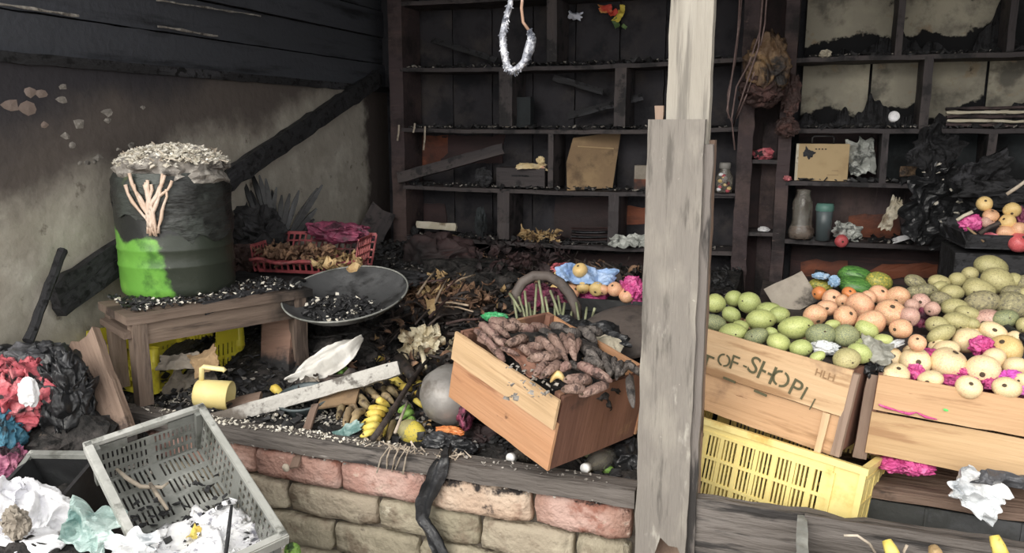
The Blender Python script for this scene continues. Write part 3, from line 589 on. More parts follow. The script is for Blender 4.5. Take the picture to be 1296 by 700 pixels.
dust('flakes', mound_pt, 1500, .014, 'ash_pale', None, None, drum, seed=10, stick=False)
dust('flakes', mound_pt, 160, .010, 'stick_pale', None, None, drum, seed=11, stick=True)
# charred poles against the left wall
def px_board(name, a, b, Ya, Yb, wpx, tk, m, label, cat, Xa=None, n=(0,-1,.2), jag=.01, group=None, parent=None, ny=2, bend=0):
    p0 = at(*a, Y=Ya); p1 = at(*b, Y=Yb); W = wpx*depth((p0+p1)/2)/1000
    return board(name, p0, p1, W, tk, n, m, parent, jag=jag, rough=.003, label=label, cat=cat, group=group, ny=ny, bend=bend)
def pole(name, p0, p1, rad, m, label, cat='pole', seg=10, wob=.0015, n=8, parent=None, group=None, taper=1.0):
    p0, p1 = Vector(p0), Vector(p1); r = random.Random(int(abs(p0.x)*977+abs(p1.z)*571)); M = frame((p0+p1)/2, p1-p0, (0,-.3,1)); L = (p1-p0).length
    pts = [(-L/2+L*i/seg, r.uniform(-wob,wob), r.uniform(-wob,wob)) for i in range(seg+1)]
    return O(name, MB().tube(pts, [rad*(1+(taper-1)*i/seg)*r.uniform(.9,1.1) for i in range(seg+1)], n).me(), m, parent, M, label=label, cat=cat, group=group)
pa = at(64, 378, X=-2.31); pb = at(480, 98, X=-2.31)
board('charred_beam', pa, pb, .085, .045, (1,-.3,0), 'char', label='long charred black beam leaning diagonally up the left wall behind the drum', cat='beam', rough=.006, jag=.02)
board('charred_beam', at(70,392,X=-2.30), at(176,318,X=-2.30), .06, .045, (1,-.3,0), 'char', label='short charred beam under the long one, left of the drum', cat='beam', rough=.005, jag=.02)
pole('charred_stick', at(36,432,X=-2.2), at(79,317,X=-2.30), .016, 'char', 'thin black charred stick standing upright by the left edge wall', 'stick')
# corner plank
px_board('charred_plank', (449,338), (487,262), 3.7, 3.95, 34, .03, 'shelf_dark', 'short dark plank leaning in the corner left of the shelves', 'plank', n=(.5,-1,.1), jag=.03)
# table/ledge behind the wok with the red basket
def PX(px, py, z): return at(px, py, Z=z)
bk0 = PX(372, 354, .90)
ledge = T('low_table', 'dark charred low table behind the stool, under the red basket', 'table', (bk0.x, bk0.y, .9), (0,0,.35))
lboard('table_top', ledge, (.56, .50, .03), (-.02, .26, -.02), 'char', seed=5)
for x, y in ((-.22,.05),(.2,.05),(-.22,.47),(.2,.47)): O('leg', wood_me(.36, .05, .04, 3), 'char', ledge, TR((x, y, -.21), (0, math.pi/2, 0)), local=True)
LZ = .905
# red basket, tipped
bc = PX(378, 348, LZ)
bas = T('basket', 'melted red plastic basket full of dried brown leaves, right of the drum', 'basket', (bc.x, bc.y+.08, LZ+.01), (0,0,.2))
def lattice(mb, o, u, v, nu, nv, w=.004, t=.003, rim=True):
    """bars on a parallelogram o,u,v"""
    o, u, v = Vector(o), Vector(u), Vector(v); n = u.cross(v).normalized()
    for i in range(nu+1):
        p = o+u*(i/nu); q = p+v; L = v.length; M = frame((p+q)/2, v, n); mb.box((L, w, t), M=M)
    for j in range(nv+1):
        p = o+v*(j/nv); M = frame(p+u/2, u, n); mb.box((u.length, w*(1.6 if j in (0,nv) else 1), t*1.3), M=M)
mb = MB(); lattice(mb, (-.20,.14,0), (.42,.0,0), (0.02,.02,.13), 16, 4, .008, .004); lattice(mb, (.21,.12,0), (0,-.16,0), (.02,0,.13), 7, 4, .008, .004)
lattice(mb, (-.22,-.05,0), (0,.19,0), (-.01,0,.10), 7, 3, .008, .004); lattice(mb, (-.2,-.05,0), (.32,-.02,0), (0,-.01,.04), 12, 1, .008, .004)
O('basket_wall', mb.me(), 'red_basket', bas, local=True)
mb = MB(); r = random.Random(5)
pts = [(-.23+.46*i/14, -.07+.012*math.sin(i*1.3)-.03*math.sin(i/14*3.1), .045+.006*math.sin(i)) for i in range(15)]
mb.tube(pts, .008, 6); O('rim', mb.me(True), 'red_basket', bas, local=True)
O('melted_film', crumple(.12, .06, .04, .5, 6, 4, 9), 'maroon_net', bas, TR((.08, .13, .14)), local=True, label='melted maroon film along the back rim of the basket')
def bask(r): return WM[bas.name] @ Vector((r.uniform(-.2,.22), r.uniform(-.07,.12), .015+r.random()*.05+.05*sm(r.random())))
leaves('dried_leaves', lambda r: WM[bas.name] @ Vector((r.uniform(-.21,.12), r.uniform(-.07,.1), .02+r.random()*.07)), 170, .045, 'leaf_dry', 'curled brown dried leaves filling the red basket', 'leaves', 21, .6)
leaves('dried_leaves', lambda r: at(r.uniform(400,458), r.uniform(318,342), Z=LZ+.02+r.random()*.05), 90, .05, 'leaf_tan', 'yellowish dried leaves spilling right of the red basket', 'leaves', 22, .6)
# charred palm fan leaning behind the basket
fb = at(356, 322, Y=bc.y+.22)
fan = T('palm_fan', 'charred black palm frond spread like a fan behind the red basket', 'palm frond', fb)
def fan_blade(p, q, w):
    M = frame((p+q)/2, q-p, (-.2,-1,.3)); L = (q-p).length; n = 6; vs = []; fs = []
    for i in range(n+1):
        t = i/n; ww = w*(.3+1.2*t)*(1-t**6*.8)/2; x = (t-.5)*L; z = -.03*t*t
        vs += [(x, -ww, z), (x, 0, z+ww*.8), (x, ww, z)]
    for i in range(n):
        a = i*3; fs += [(a,a+3,a+4,a+1),(a+1,a+4,a+5,a+2)]
    return me_from(vs, fs), M
r = random.Random(2)
tips = [(305,232),(312,216),(322,222),(330,226),(338,240),(350,246),(360,244),(372,240),(384,252),(396,236),(402,232),(395,262),(392,275),(388,285),(300,262),(302,285),(310,300)]
for i, (px, py) in enumerate(tips):
    q = at(px, py, Y=fb.y+.02+.05*r.random()); me, M = fan_blade(fb, q, .035); O('blade', me, 'fan_black', fan, M)
for j in range(14):
    q = at(r.uniform(300,345), r.uniform(225,300), Y=fb.y+.03); me, M = fan_blade(at(r.uniform(325,350), 300, Y=fb.y+.02), q, .03); O('blade', me, 'fan_black', fan, M)
O('burnt_lump', crumple(.14, .09, .12, .5, 8, 4, 5), 'char', None, TR(at(325, 300, Y=fb.y-.02)+Vector((0,0,0))), label='lumpy black burnt mass between the drum and the palm fan', cat='burnt mass')
O('burnt_lump', crumple(.09, .07, .07, .5, 9, 4, 6), 'burnt_maroon', None, TR(at(317, 332, Y=fb.y-.12)), label='dark maroon burnt lump low beside the green drum', cat='burnt mass')
# yellow crate under the bench
def crate_wall(par, name, o, u, v, m, nu, nv, w, t, solid_top=.2, solid_bot=0):
    mb = MB(); o, u, v = Vector(o), Vector(u), Vector(v); n = u.cross(v).normalized(); L = u.length; H = v.length
    M = frame(o+u/2+v*(1-solid_top/2), u, n); mb.box((L, H*solid_top, t), M=M)
    if solid_bot: M = frame(o+u/2+v*(solid_bot/2), u, n); mb.box((L, H*solid_bot, t), M=M)
    lattice(mb, o+v*solid_bot, u, v*(1-solid_top-solid_bot), nu, nv, w, t)
    return O(name, mb.me(), m, par, local=True)
ya = at(245, 500, Z=.68)
yc = T('plastic_crate', 'bright yellow plastic crate with a handle slot, pushed under the bench', 'crate', (-2.165, 2.215, .60), (-.05, .03, -.09))
L_, W_, H_ = .32, .42, .175
mb = MB()      # rear wall with its oval hand hole
for (x, z, sx, sz) in ((0,.05,1,.10),(0,H_-.012,1,.024)): mb.box((L_*sx, .006, sz), (x, W_/2, z))
mb.box((L_*.52, .006, .055), (-L_*.24, W_/2, .125)); mb.box((L_*.18, .006, .055), (L_*.41, W_/2, .125))
for i in range(16): mb.box((.005, .006, .06), (-L_/2+.02+i*.0185, W_/2-.006, .07))
mb.box((L_, .014, .010), (0, W_/2, H_))
O('back_wall', mb.me(), 'yellow_plastic', yc, local=True)
crate_wall(yc, 'side_wall', (-L_/2,-W_/2,0), (0,W_,0), (0,0,H_), 'yellow_plastic', 20, 2, .013, .006, .62)
crate_wall(yc, 'front_wall', (-L_/2,-W_/2,0), (L_,0,0), (0,0,H_*.8), 'yellow_plastic', 11, 3, .012, .006, .2)
crate_wall(yc, 'broken_side_wall', (L_/2,W_*.18,0), (0,W_*.32,0), (0,0,H_), 'yellow_plastic', 6, 2, .012, .006, .3)
O('floor_panel', MB().box((L_, W_, .006), (0,0,.004)).me(), 'yellow_plastic', yc, local=True)
for sx in (-1,1):
    for sy in (-1,1): O('corner_post', MB().lathe([(.022,0),(.022,.08),(.026,.085),(.026,.095),(.022,.10),(.022,H_*(1 if sy > 0 else .9))], 12).me(True), 'yellow_plastic', yc, TR((sx*(L_/2-.012), sy*(W_/2-.012), 0)), local=True)
# scraps of scorched cardboard by the crate
for (px, py, w, h, ang, z, sd, lab) in ((225,458,.15,.07,.1,.10,1,'curled brown cardboard scrap lying across the yellow crate edge'),(262,455,.12,.10,.5,.10,2,'pale creased cardboard scrap right in the yellow crate'),(228,490,.11,.13,-.6,.03,3,'grey cardboard flap folded in front of the yellow crate'),(252,478,.16,.08,.3,.05,4,'dark cardboard piece above the cream jug')):
    p = at(px, py, Y=1.98+.03*sd)
    O('cardboard_scrap', sheet(w, h, .02, 7, 14, sd, .012, .4, .004), 'cardboard_grey' if sd != 2 else 'cardboard', None, face_cam(px, py, p, ang, .5), label=lab, cat='cardboard')
# cream jug with a handle, lying on its side
jp = at(270, 499, Y=1.98)
jug = T('jug', 'cream yellow plastic jug with square handle lying behind the pale plank', 'jug', (0,0,0), M=frame(jp, Rt+Vector((0,0,-.1)), (0,0,1)))
O('body', MB().lathe([(0,-.055),(.040,-.055),(.044,-.05),(.049,.055),(.046,.058),(.041,-.045),(0,-.045)], 28, M=Euler((0,math.pi/2,0)).to_matrix().to_4x4()).me(True), 'jug_plastic', jug, local=True)
O('handle', MB().tube([(-.040,0,.038),(-.040,0,.085),(-.034,0,.09),(.03,0,.088),(.036,0,.082)], .0085, 8, flat=1).me(True), 'jug_plastic', jug, local=True)
# burnt stump board
px_board('charred_board', (352,500), (356,386), 2.30, 2.42, 47, .05, 'stump', 'upright scorched board, brown above and charred below, under the wok', 'board', n=(-.1,-1,.1), jag=.01, ny=4)
# dark timbers right of the bench
px_board('charred_board', (255,392), (352,368), 2.05, 2.35, 16, .03, 'char', 'charred edge board along the front of the bench behind the drum', 'board', n=(.5,-1,.3))
# ============================================================ FRONT LEFT: plastic crates, cloth, boards on a rubble heap
def heap_h(x, y):
    return .16+.36*sm((-1.15-x)/.75)*sm((2.0-abs(y-1.35)*2)/1.2)+.05*mn.fractal(Vector((x*4, y*4, 5)), 1, 2, 3)
def height_mesh(f, x0, x1, y0, y1, nx, ny, z0, skirt=True):
    vs = []; fs = []
    for i in range(nx+1):
        for j in range(ny+1):
            x = x0+(x1-x0)*i/nx; y = y0+(y1-y0)*j/ny; e = i in (0, nx) or j in (0, ny); vs.append((x, y, z0 if (e and skirt) else f(x, y)))
    q = lambda i, j: i*(ny+1)+j
    for i in range(nx):
        for j in range(ny): fs.append((q(i,j), q(i+1,j), q(i+1,j+1), q(i,j+1)))
    return me_from(vs, fs)
O('rubble_heap', height_mesh(heap_h, -2.3, -.6, .75, 1.78, 44, 30, -.01), 'debris', label='dark heap of burnt rubble on the ground in front of the brick parapet', cat='rubble', kind='stuff')
def heap_pt(r):
    x = r.uniform(-2.0,-.7); y = r.uniform(.9,1.76); return Vector((x, y, heap_h(x, y)+r.random()*.012))
dust('rubble_chips', heap_pt, 700, .014, 'ash_grey', 'grey ash chips strewn over the rubble heap', 'ash', seed=31)
# grey slotted crate tipped towards the front
GM = TR((-1.40,1.445,.562), (.431,-.115,1.056))
gc = T('plastic_crate', 'grey slotted plastic crate, tipped forward and half filled with white ash', 'crate', (0,0,0), M=GM @ TR((0,0,-.13)))
GW, GL, GH = .285, .49, .20
def slot_panel(mb, o, u, v, rows, per, gap=.45, t=.004, groups=1, margin=.12):
    """solid panel with rows of slots: built from the bars between the slots"""
    o, u, v = Vector(o), Vector(u), Vector(v); n = u.cross(v).normalized(); U, V = u.length, v.length; uh, vh = u/U, v/V
    def bar(a0, a1, b0, b1):
        if a1-a0 < 1e-5 or b1-b0 < 1e-5: return
        mb.box((a1-a0, b1-b0, t), M=frame(o+uh*(a0+a1)/2+vh*(b0+b1)/2, uh, n))
    rh = V/rows; m_ = margin*rh
    for r_ in range(rows):
        b0 = r_*rh; bar(0, U, b0, b0+m_); bar(0, U, b0+rh-m_, b0+rh)
        gw = U/groups
        for g in range(groups):
            a = g*gw; edge = gw*.06; w = (gw-2*edge)/per; bar(a, a+edge, b0+m_, b0+rh-m_); bar(a+gw-edge, a+gw, b0+m_, b0+rh-m_)
            for k in range(per): bar(a+edge+k*w, a+edge+k*w+w*(1-gap), b0+m_, b0+rh-m_)
def slotted_crate(root, W, L, H, m, mr, dr=.012):
    # local frame: opening up (+z), floor at z=-H/2-ish
    b, t = -H+.13, .07+.0
    mb = MB(); slot_panel(mb, (-W/2+dr,-L/2+dr,b), (W-2*dr,0,0), (0,L-2*dr,0), 7, 9, .42, .005, 2, .14); O('floor_grid', mb.me(), m, root, local=True)
    for nm, o, u, g in (('end_wall', (-W/2+dr,L/2-dr,b), (W-2*dr,0,0), 2), ('end_wall', (-W/2+dr,-L/2+dr,b), (W-2*dr,0,0), 2)):
        mb = MB(); sy = 1 if o[1] > 0 else -1
        top = Vector((0, sy*dr, t-b)); slot_panel(mb, o, u, top*.72, 3, 10, .45, .004, g, .16)
        o2 = Vector(o)+top*.72; v2 = top*.28; U = Vector(u)
        mb.box((U.length*.3, v2.length*.62, .004), M=frame(o2+U*.15+v2*.3, U, (0,1,0))); mb.box((U.length*.3, v2.length*.62, .004), M=frame(o2+U*.85+v2*.3, U, (0,1,0)))
        O(nm, mb.me(), m, root, local=True)
    for sx in (-1, 1):
        mb = MB(); slot_panel(mb, (sx*(W/2-dr),-L/2+dr,b), (0,L-2*dr,0), (sx*dr,0,(t-b)*.8), 4, 9, .45, .004, 2, .16)
        mb.box((L-2*dr, (t-b)*.22, .004), M=frame(Vector((sx*(W/2-dr*.1), 0, t-(t-b)*.1)), (0,1,0), (1,0,0)))
        O('side_wall', mb.me(), m, root, local=True)
    mb = MB()
    for sx in (-1, 1): mb.box((.016, L+.01, .012), (sx*W/2, 0, t)); mb.box((.006, L+.016, .028), (sx*(W/2+.008), 0, t-.012))
    for sy in (-1, 1): mb.box((W+.016, .016, .012), (0, sy*L/2, t)); mb.box((W+.02, .006, .028), (0, sy*(L/2+.008), t-.012))
    O('rim', mb.me(), mr, root, local=True)
    for sx in (-1, 1):
        for sy in (-1, 1): O('corner_post', MB().box((.02, .02, t-b-.01), (sx*(W/2-dr), sy*(L/2-dr), (t+b)/2)).me(), m, root, local=True)
# rim plane of GM sits at +.072 above its centre; the crate root sits .13 lower
gc_floor = -GH+.13
slotted_crate(gc, GW, GL, GH, 'grey_plastic', 'grey_plastic_rim')
gc_w = WM[gc.name]
for o in gc.children: o.matrix_basis = TR((0,0,.13)) @ o.matrix_basis; WM[o.name] = gc_w @ o.matrix_basis
GI = gc_w @ TR((0,0,.13+gc_floor))
def gash(r): return GI @ Vector((r.uniform(-.12,.12), -.22+.20*r.random()**1.6, .01+.05*r.random()**2))
O('ash_pile', crumple(.13, .12, .045, .5, 6, 5, 4), 'ash_white', None, GI @ TR((.01,-.13,.01)), label='white ash and charred foil heaped in the low end of the grey crate', cat='ash', kind='stuff')
dust('ash_flakes', gash, 500, .016, 'ash_white', 'loose white ash flakes on the floor of the grey crate', 'ash', seed=33)
dust('ash_flakes', lambda r: GI @ Vector((r.uniform(-.12,.12), r.uniform(-.2,.1), .01+.05*r.random()**2)), 120, .014, 'ash_black', 'black charred bits among the white ash in the grey crate', 'debris', seed=34)
def gpt(px, py, lift=.02): n = (GI.to_3x3() @ Vector((0,0,1))).normalized(); return on_plane(px, py, GI.translation+n*lift, n)
def px_tube(name, pts, rad, m, label, cat, f, parent=None, n=7, flat=1, group=None):
    P_ = [f(*p) for p in pts]; c = sum(P_, Vector())/len(P_)
    return O(name, MB().tube([p-c for p in P_], rad, n, flat=flat).me(True), m, parent, Matrix.Translation(c), label=label, cat=cat, group=group)
px_tube('dry_twig', [(146,592),(160,605),(178,616),(205,617),(213,611)], [.004,.006,.006,.005,.003], 'stick_pale', 'forked pale dry twig lying on the floor of the grey crate', 'twig', lambda x, y: gpt(x, y, .03))
px_tube('dry_twig', [(190,612),(200,628),(212,645)], [.005,.006,.004], 'stick_pale', 'short thick pale twig below the forked one in the grey crate', 'twig', lambda x, y: gpt(x, y, .035))
O('fruit_peel', sheet(.05, .025, .006, 20, 8, 3, .006, .4, .003), 'banana', None, GI @ TR((-.005,-.075,.055), (.2,.1,.8)), label='small yellow fruit peel near the ash in the grey crate', cat='peel')
px_tube('charred_stick', [(293,640),(290,665),(286,700)], [.004,.005,.005], 'char', 'thin black stick poking up from the white ash in the grey crate', 'stick', lambda x, y: gpt(x, y, .07))
# black crate beside it
BM = Matrix.Translation((0,0,0))
p0, p1 = at(46, 574, Y=1.47), at(112, 552, Y=1.50); p1.z = p0.z+.0
ux = (p1-p0).normalized(); 
bc2 = T('plastic_crate', 'black melted crate with a dark open side, left of the grey crate', 'crate', (0,0,0), M=frame((p0+p1)/2, Vector((ux.x, ux.y, .06)), (0,-.35,1)))
mb = MB(); w2 = .20
mb.box((w2, .012, .26), (0, 0, -.13)); mb.box((.012, .34, .26), (-.10, -.17, -.13)); mb.box((.012, .16, .26), (.10, -.08, -.13)); mb.box((w2, .34, .01), (0, -.17, -.26))
O('walls', mb.me(), 'black_plastic', bc2, local=True)
mb = MB(); mb.box((w2+.01, .018, .014), (0, 0, .003)); mb.tube([(-.10,0,.003),(-.106,-.05,-.01),(-.10,-.12,-.06),(-.07,-.17,-.13)], .009, 6)
O('rim', mb.me(), 'grey_plastic', bc2, local=True, label='scuffed grey rim of the black crate')
# scorched brown board leaning against the bench
mp = lambda px, py, Y: at(px, py, Y=Y)
board('scorched_board', at(146,562,Y=1.66), at(98,428,Y=1.78), .15, .03, (-.1,-1,.5), 'wood_brown', label='split brown board with scorched edges leaning in front of the bench', cat='board', rough=.005, jag=.03, ny=5)
board('splinter_board', at(136,470,Y=1.80), at(122,432,Y=1.83), .035, .02, (0,-1,.5), 'wood_brown', label='small splintered board end beside the bench leg', cat='board', rough=.006, jag=.02)
# melted cloth and bags
def lump(name, px, py, Y, rx, ry, rz, m, label, cat, amp=.45, sc=5, sub=5, seed=1, rot=(0,0,0), group=None, kind=None):
    return O(name, crumple(rx, ry, rz, amp, sc, sub, seed), m, None, TR(at(px, py, Y=Y), rot), label=label, cat=cat, group=group, kind=kind)
lump('melted_bag', 84, 505, 1.62, .062, .07, .125, 'black_bag', 'big melted black plastic bag, folded and glossy, by the brown board', 'bag', .42, 12, 6, 2)
lump('melted_bag', 48, 458, 1.70, .115, .08, .055, 'grey_bag', 'crumpled charred grey plastic sheet on top of the cloth pile', 'bag', .42, 12, 5, 3)
lump('melted_bag', 8, 462, 1.66, .07, .06, .05, 'black_bag', 'folded black plastic at the left edge above the red cloth', 'bag', .5, 6, 5, 13)
lump('burnt_cloth', 30, 498, 1.56, .09, .07, .085, 'red_cloth', 'red pink singed cloth in the upper middle of the cloth pile', 'cloth', .42, 13, 6, 4)
lump('burnt_cloth', 50, 545, 1.64, .085, .06, .065, 'red_cloth', 'pinkish red cloth with yellow singed edges below the white patch', 'cloth', .42, 13, 6, 5)
lump('burnt_cloth', 10, 588, 1.46, .05, .05, .045, 'plum_cloth', 'plum coloured singed cloth above the white foam', 'cloth', .42, 13, 6, 6)
lump('burnt_cloth', 0, 545, 1.50, .06, .055, .085, 'blue_cloth', 'blue and black singed cloth at the left edge', 'cloth', .42, 13, 6, 7)
lump('white_cloth', 36, 496, 1.475, .030, .02, .04, 'white_cloth', 'small bright white cloth patch among the red cloth', 'cloth', .25, 5, 4, 8)
lump('burnt_cloth', 92, 548, 1.68, .06, .05, .04, 'red_cloth', 'dusty pink cloth tail beside the rim of the black crate', 'cloth', .5, 7, 5, 9)
lump('foam_heap', 32, 668, 1.30, .115, .09, .085, 'white_foam', 'heap of bright white melted foam at the lower left corner', 'foam', .4, 6, 6, 10)
lump('foam_heap', 30, 705, 1.22, .10, .07, .05, 'white_foam', 'low white foam mass along the bottom edge at the left corner', 'foam', .4, 6, 6, 17)
lump('foam_heap', -4, 640, 1.25, .06, .06, .055, 'white_foam', 'small white foam clump at the left edge above the big foam heap', 'foam', .4, 6, 5, 11)
lump('burnt_wad', 20, 662, 1.205, .03, .02, .035, 'cardboard_grey', 'scorched brown wad stuck in the white foam', 'wad', .5, 14, 4, 12)
O('plastic_bag', sheet(.17, .13, .03, 9, 26, 5, .01, .5, .002), 'teal_bag', None, face_cam(120, 668, at(118, 668, Y=1.26), -.3, .8), label='pale teal plastic bag spread beside the white foam', cat='bag')
O('plastic_bag', sheet(.14, .07, .03, 9, 20, 8, .01, .5, .002), 'white_bag', None, face_cam(170, 690, at(172, 692, Y=1.12), .1, .8), label='whitish shredded plastic by the lower edge of the grey crate', cat='bag')
lump('green_scrap', 370, 697, 1.62, .022, .02, .02, 'banana_green', 'small green fruit piece at the foot of the brick wall', 'fruit', .2, 6, 3, 14)
O('rubble_block', crumple(.18, .14, .12, .3, 4, 4, 41), 'debris', None, TR((-1.98, 1.66, .55)), label='charred rubble block under the cloth pile by the left wall', cat='rubble')
O('rubble_block', crumple(.16, .12, .12, .3, 4, 4, 42), 'debris', None, TR((-1.62, 1.22, .42)), label='charred rubble block under the white foam', cat='rubble')
lump('burnt_cloth', 8, 480, 1.60, .06, .05, .055, 'red_cloth', 'dark red cloth at the left edge under the folded black plastic', 'cloth', .42, 13, 5, 46)
# ============================================================ DEBRIS BED AND EVERYTHING ON IT
O('debris_bed', height_mesh(bed_h, -2.33, -.215, 1.872, 3.98, 90, 88, .578), 'debris', label='bed of charred black debris covering the display platform left of the post', cat='debris', kind='stuff')
def bed_pt(x0, x1, y0, y1, up=.02):
    def f(r):
        x = r.uniform(x0, x1); y = r.uniform(y0, y1); return Vector((x, y, bed_h(x, y)+r.random()*up))
    return f
dust('charred_bits', bed_pt(-2.2,-.25,1.88,3.9), 4600, .022, 'ash_black', 'black charred bits strewn all over the display platform', 'debris', seed=41)
dust('ash_bits', bed_pt(-2.2,-.25,1.95,3.6), 700, .013, 'ash_grey', 'grey ash bits strewn all over the display platform', 'ash', seed=42)
dust('ash_bits', bed_pt(-2.0,-1.0,1.95,2.12,.012), 500, .010, 'ash_grey', 'grey ash bits along the left part of the parapet top', 'ash', seed=49)
dust('ash_flakes', bed_pt(-2.0,-1.25,1.95,2.12,.012), 380, .009, 'ash_pale', 'pale ash flakes along the left part of the parapet top', 'ash', seed=43)
leaves('burnt_leaves', bed_pt(-1.6,-.4,2.1,3.8,.05), 900, .05, 'leaf_dark', 'dark burnt leaves covering the platform', 'leaves', 44, .45)
leaves('burnt_leaves', bed_pt(-1.5,-.4,2.3,3.7,.06), 260, .045, 'leaf_dry', 'brown dry leaves scattered over the platform', 'leaves', 45, .45)
leaves('tan_leaves', bed_pt(-1.5,-.5,2.0,3.2,.05), 70, .04, 'leaf_tan', 'tan dry leaf scraps scattered over the platform', 'leaves', 46, .5)
dust('burnt_stalks', bed_pt(-1.6,-.4,2.1,3.7,.05), 420, .028, 'stick_dark', 'dark burnt stalks lying crisscross on the platform', 'stalks', stick=True, seed=47)
def heap_on_bed(name, px, py, rx, ry, rz, m, label, cat, seed=1, lift=-.02, amp=.4, kind=None):
    p = on_bed(px, py); return O(name, crumple(rx, ry, rz, amp, 5, 5, seed), m, None, TR(p+Vector((0,0,lift))), label=label, cat=cat, kind=kind)
# dark heaps at the back under the shelves
heap_on_bed('burnt_sacks', 590, 352, .28, .16, .10, 'debris', 'charred black sacks heaped below the shelves in the middle', 'sack', 3)
heap_on_bed('burnt_sacks', 560, 325, .18, .12, .13, 'back_maroon', 'dark reddish burnt sack slumped against the bottom shelf', 'sack', 4)
heap_on_bed('burnt_sacks', 660, 338, .16, .10, .07, 'back_maroon', 'dark maroon burnt sack left of the netted apples', 'sack', 5)
heap_on_bed('burnt_sacks', 430, 440, .20, .16, .09, 'debris', 'black burnt heap below the big black pan', 'burnt mass', 6)
leaves('brown_scraps', lambda r: on_bed(r.uniform(600,720), r.uniform(300,345), .05+.08*r.random()), 120, .05, 'back_maroon', 'maroon burnt scraps piled below the shelves', 'leaves', 48, .6)
# big black pan
wc = on_bed(440, 392)
wp = at(438, 374, Y=2.42)
wok = T('wok', 'large round black frying pan full of charcoal crumbs, tilted, beyond the bench', 'pan', (0,0,0), M=TR(wp, (.26, .03, 0), 1.06))
O('bowl', MB().lathe([(0,-.055),(.10,-.05),(.17,-.025),(.205,.01),(.212,.012),(.207,.006),(.17,-.019),(.10,-.043),(0,-.048)], 48).me(True), 'wok', wok, local=True)
mb = MB(); mb.tube([(.20*math.cos(a), .20*math.sin(a)-.0, .012+.03*math.sin((a-2.9)*6)) for a in [2.9+i*.05 for i in range(11)]], .006, 6); O('handle', mb.me(True), 'metal_dark', wok, local=True)
mb = MB(); mb.tube([(.212*math.cos(i*.131), .212*math.sin(i*.131), .012) for i in range(49)], .0035, 5); O('rim', mb.me(True), 'grey_plastic', wok, local=True)
def wpt(r): a = r.uniform(0,6.3); q = .13*math.sqrt(r.random()); return WM[wok.name] @ Vector((q*math.cos(a)*1.1+.02, q*math.sin(a)*.7-.06, -.035+q*.10+.015*r.random()))
dust('charcoal', wpt, 260, .020, 'ash_black', 'charcoal crumbs inside the big black pan', 'charcoal', seed=51)
dust('ash_flakes', wpt, 60, .012, 'ash_pale', 'few pale ash flakes inside the big black pan', 'ash', seed=52)
O('burnt_piece', crumple(.12,.10,.03,.3,5,4,2), 'char', None, TR(at(505, 352, Y=2.95)), label='flat black burnt piece right behind the big pan', cat='burnt mass')
# white curled sheet
O('curled_leaf', sheet(.31, .115, .010, 11, 30, 26, .02, .12, .003, smooth=True, lens=.03), 'petal_white', None, frame(at(413, 456, Y=2.28), at(462,428,Y=2.40)-at(366,484,Y=2.22), (.3,-1,.9)), label='long curled white sheet lying on the black heap, left of the middle', cat='sheet')
O('grey_scrap', sheet(.09, .06, .01, 12, 14, 9, .01, .4, .003), 'cardboard_grey', None, frame(at(392, 486, Y=2.2), (1,.1,.1), (.3,-1,.9)), label='grey crumpled scrap at the lower end of the white sheet', cat='scrap')
# pale plank resting on the parapet
a_, b_ = at(272, 532, Y=1.93), at(506, 466, Y=2.18)
board('pale_plank', a_, b_, .046, .05, (0,-1,.25), 'plank_white', label='long whitewashed charred plank lying across the debris in front of the jug', cat='plank', rough=.003, ny=4)
board('flat_board', at(272, 516, Y=2.0), at(330, 502, Y=2.06), .05, .015, (0,-.3,1), 'wood_brown', label='short brown board under the left end of the pale plank', cat='board')
board('tan_chip_board', at(398, 508, Y=2.06), at(455, 500, Y=2.1), .075, .008, (-.2,-.5,1), 'cardboard', label='small flat tan board above the black tub', cat='board', jag=.02)
# slanting brown stick in front of the tub
px_b = board('slanting_stick', at(372, 592, Y=1.785), at(399, 512, Y=1.98), .026, .008, (0,-1,.4), 'wood_brown', label='brown flat stick leaning from the bricks up to the pale plank', cat='stick')
O('round_tag', MB().lathe([(0,-.003),(.0115,-.003),(.0125,0),(.0115,.003),(0,.003)], 16, M=Euler((math.pi/2,0,0)).to_matrix().to_4x4()).me(True), 'stick_pale', None, TR(at(362, 592, Y=1.79)), label='small round pale disc on the bricks at the foot of the stick', cat='disc')
# black tub
tb = at(386, 545, Y=2.07)
tub = T('tub', 'black plastic basin half buried behind the parapet beside the slanting stick', 'tub', (tb.x, tb.y+.02, bed_h(tb.x, tb.y)-.035), (.2,0,0))
O('body', MB().lathe([(0,0),(.065,0),(.085,.075),(.092,.08),(.092,.086),(.082,.084),(.062,.008),(0,.008)], 32).me(True), 'tumbler', tub, local=True)
